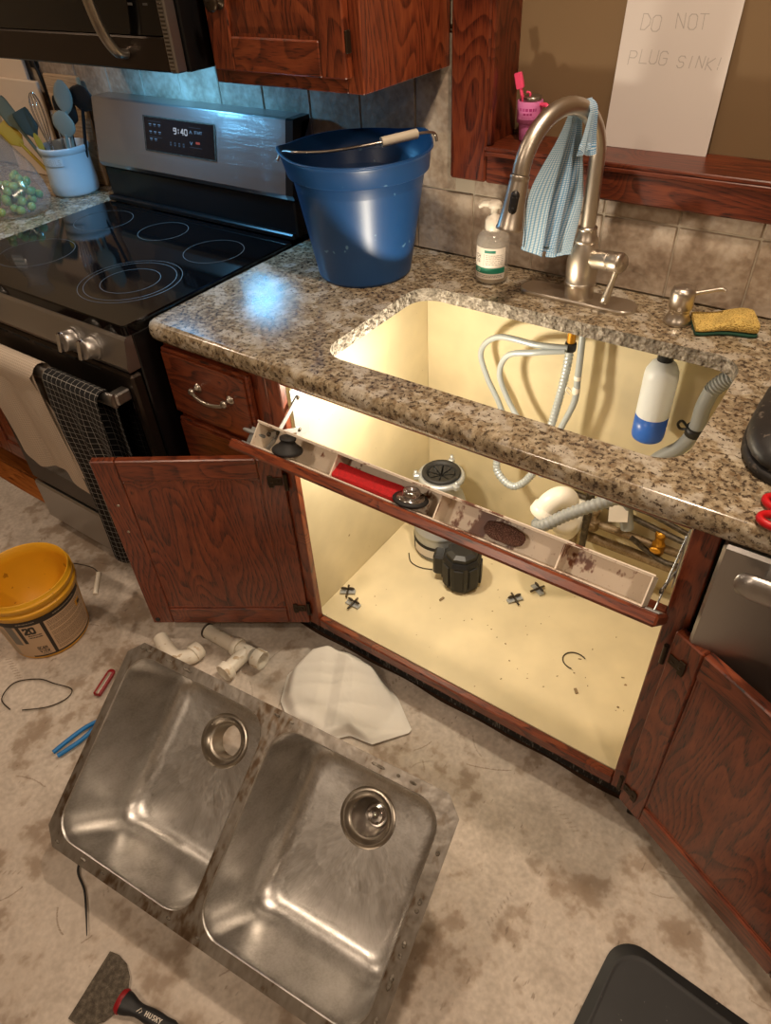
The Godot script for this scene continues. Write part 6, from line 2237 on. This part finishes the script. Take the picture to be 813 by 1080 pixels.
	tube(st, curve([Vector3(-0.205, 0.0098, 0.592), Vector3(-0.255, 0.0098, 0.585), Vector3(-0.272, 0.0098, 0.535), Vector3(-0.225, 0.0098, 0.49), Vector3(-0.175, 0.0098, 0.475), Vector3(-0.12, 0.0098, 0.46), Vector3(-0.105, 0.0098, 0.485), Vector3(-0.125, 0.0098, 0.53), Vector3(-0.175, 0.0098, 0.575)], 6), 0.0017, 6)
	part("wire", st, M.wire_dark, t)
	t = thing("rubber_strip", "black rubber cord running from under the sink's front corner", "cord", Vector3(0.35, Y, 0.78))
	st = mb()
	tube(st, curve([Vector3(0.275, 0.0105, 0.715), Vector3(0.30, 0.0105, 0.748), Vector3(0.345, 0.0105, 0.765), Vector3(0.385, 0.0105, 0.79), Vector3(0.425, 0.0105, 0.818)], 6), [0.0026, 0.0026, 0.0026, 0.0026, 0.0026, 0.0026, 0.0026, 0.0025, 0.0025, 0.0025, 0.0025, 0.0024, 0.0024, 0.0024, 0.0023, 0.0023, 0.0022, 0.0021, 0.002, 0.0018, 0.0016, 0.0014, 0.0012, 0.001, 0.0008], 8)
	part("cord", st, M.black_rubber, t)
	# putty knife
	t = thing("putty_knife", "wide putty knife with a black and red handle on the cloth", "putty knife", Vector3(0.56, Y, 0.86))
	var ax := Vector3(0.9766, 0, -0.215)          # along the handle
	var sx := Vector3(0.215, 0, 0.9766)
	var base := Vector3(0.5055, Y + 0.0015, 0.868)
	st = mb()
	var bl := PackedVector2Array()
	for q in [[-0.004, -0.061], [0.018, -0.0625], [0.042, -0.056], [0.062, -0.040], [0.074, -0.020], [0.080, -0.011], [0.12, -0.009], [0.12, 0.009], [0.080, 0.011], [0.074, 0.020], [0.062, 0.040], [0.042, 0.056], [0.018, 0.0625], [-0.004, 0.061]]: bl.append(Vector2(q[0], q[1]))
	var bxf := Transform3D(Basis(ax, Vector3.UP, sx), base)
	slab(st, bl, Vector2(0.03, 0), 0.0, 0.0012, 0.0003, bxf)
	part("blade", st, M.dull_steel, t)
	st = mb()
	var hp := []
	var hr := []
	for q in 14:
		var w := q / 13.0
		hp.append(base + ax * (0.078 + 0.125 * w) + Vector3(0, 0.0095, 0))
		hr.append([0.020, 0.0205, 0.018, 0.0145, 0.0125, 0.0125, 0.0135, 0.0145, 0.0145, 0.014, 0.013, 0.013, 0.0135, 0.010][q])
	tube(st, hp, hr, 18, true, Vector2(1, 0.6), sx)
	var hd := part("handle", st, M.tool_black, t)
	st = mb()
	tube(st, [base + ax * 0.072 + Vector3(0, 0.009, 0), base + ax * 0.078 + Vector3(0, 0.0094, 0), base + ax * 0.083 + Vector3(0, 0.0094, 0)], [0.019, 0.0224, 0.0222], 18, true, Vector2(1, 0.55), sx)
	part("bolster", st, M.tool_red, t, "red collar")
	var fnt := SystemFont.new()
	fnt.font_names = PackedStringArray(["Droid Sans"])
	fnt.font_weight = 700
	var tm := TextMesh.new()
	tm.text = "HUSKY"
	tm.font = fnt
	tm.font_size = 24
	tm.pixel_size = 0.0005
	tm.depth = 0.0006
	var lt := inst("lettering", tm, M.label_white, hd)
	lt.transform = Transform3D(Basis(ax, sx * -1.0, Vector3.UP), base + ax * 0.154 + Vector3(0, 0.0182, 0) - t.position)
	st = mb()
	tube(st, [base + ax * 0.118 + sx * 0.004 + Vector3(0, 0.0178, 0), base + ax * 0.124 - sx * 0.004 + Vector3(0, 0.0178, 0), base + ax * 0.128 + Vector3(0, 0.0178, 0), base + ax * 0.124 + sx * 0.004 + Vector3(0, 0.0178, 0)], 0.0009, 6)
	part("emblem", st, M.label_white, hd)
	# floor mat
	t = thing("floor_mat", "black rubber anti-fatigue mat with rounded corners at the cabinet", "mat", Vector3(1.6, Y, 0.6))
	var mc := Vector2(1.62, 0.60)
	var dirx := Vector2(0.985, 0.17)
	var mp := PackedVector2Array()
	for p in rrect(-0.33, 0.6, -0.375, 0.55, 0.055, 8):
		mp.append(mc + Vector2(p.x * 0.998 - p.y * 0.06, p.x * 0.06 + p.y * 0.998))
	an = angles_of([mp], mc, 60)
	var rr := []
	for l in [[0.0, 0.0], [0.0, 0.003], [0.022, 0.0115], [0.026, 0.012], [0.029, 0.0112], [0.034, 0.0112]]:
		var R := PackedVector3Array()
		for a in an:
			var p: Vector2 = hit(mp, mc, a)
			p = mc + (p - mc) * (1.0 - l[0] / (p - mc).length())
			R.append(Vector3(p.x, Y + l[1], p.y))
		rr.append(R)
	st = mb()
	loft(st, rr, true, 0, true, true, Vector2(1, 1), [1, 2])
	part("mat", st, M.mat_rubber, t)
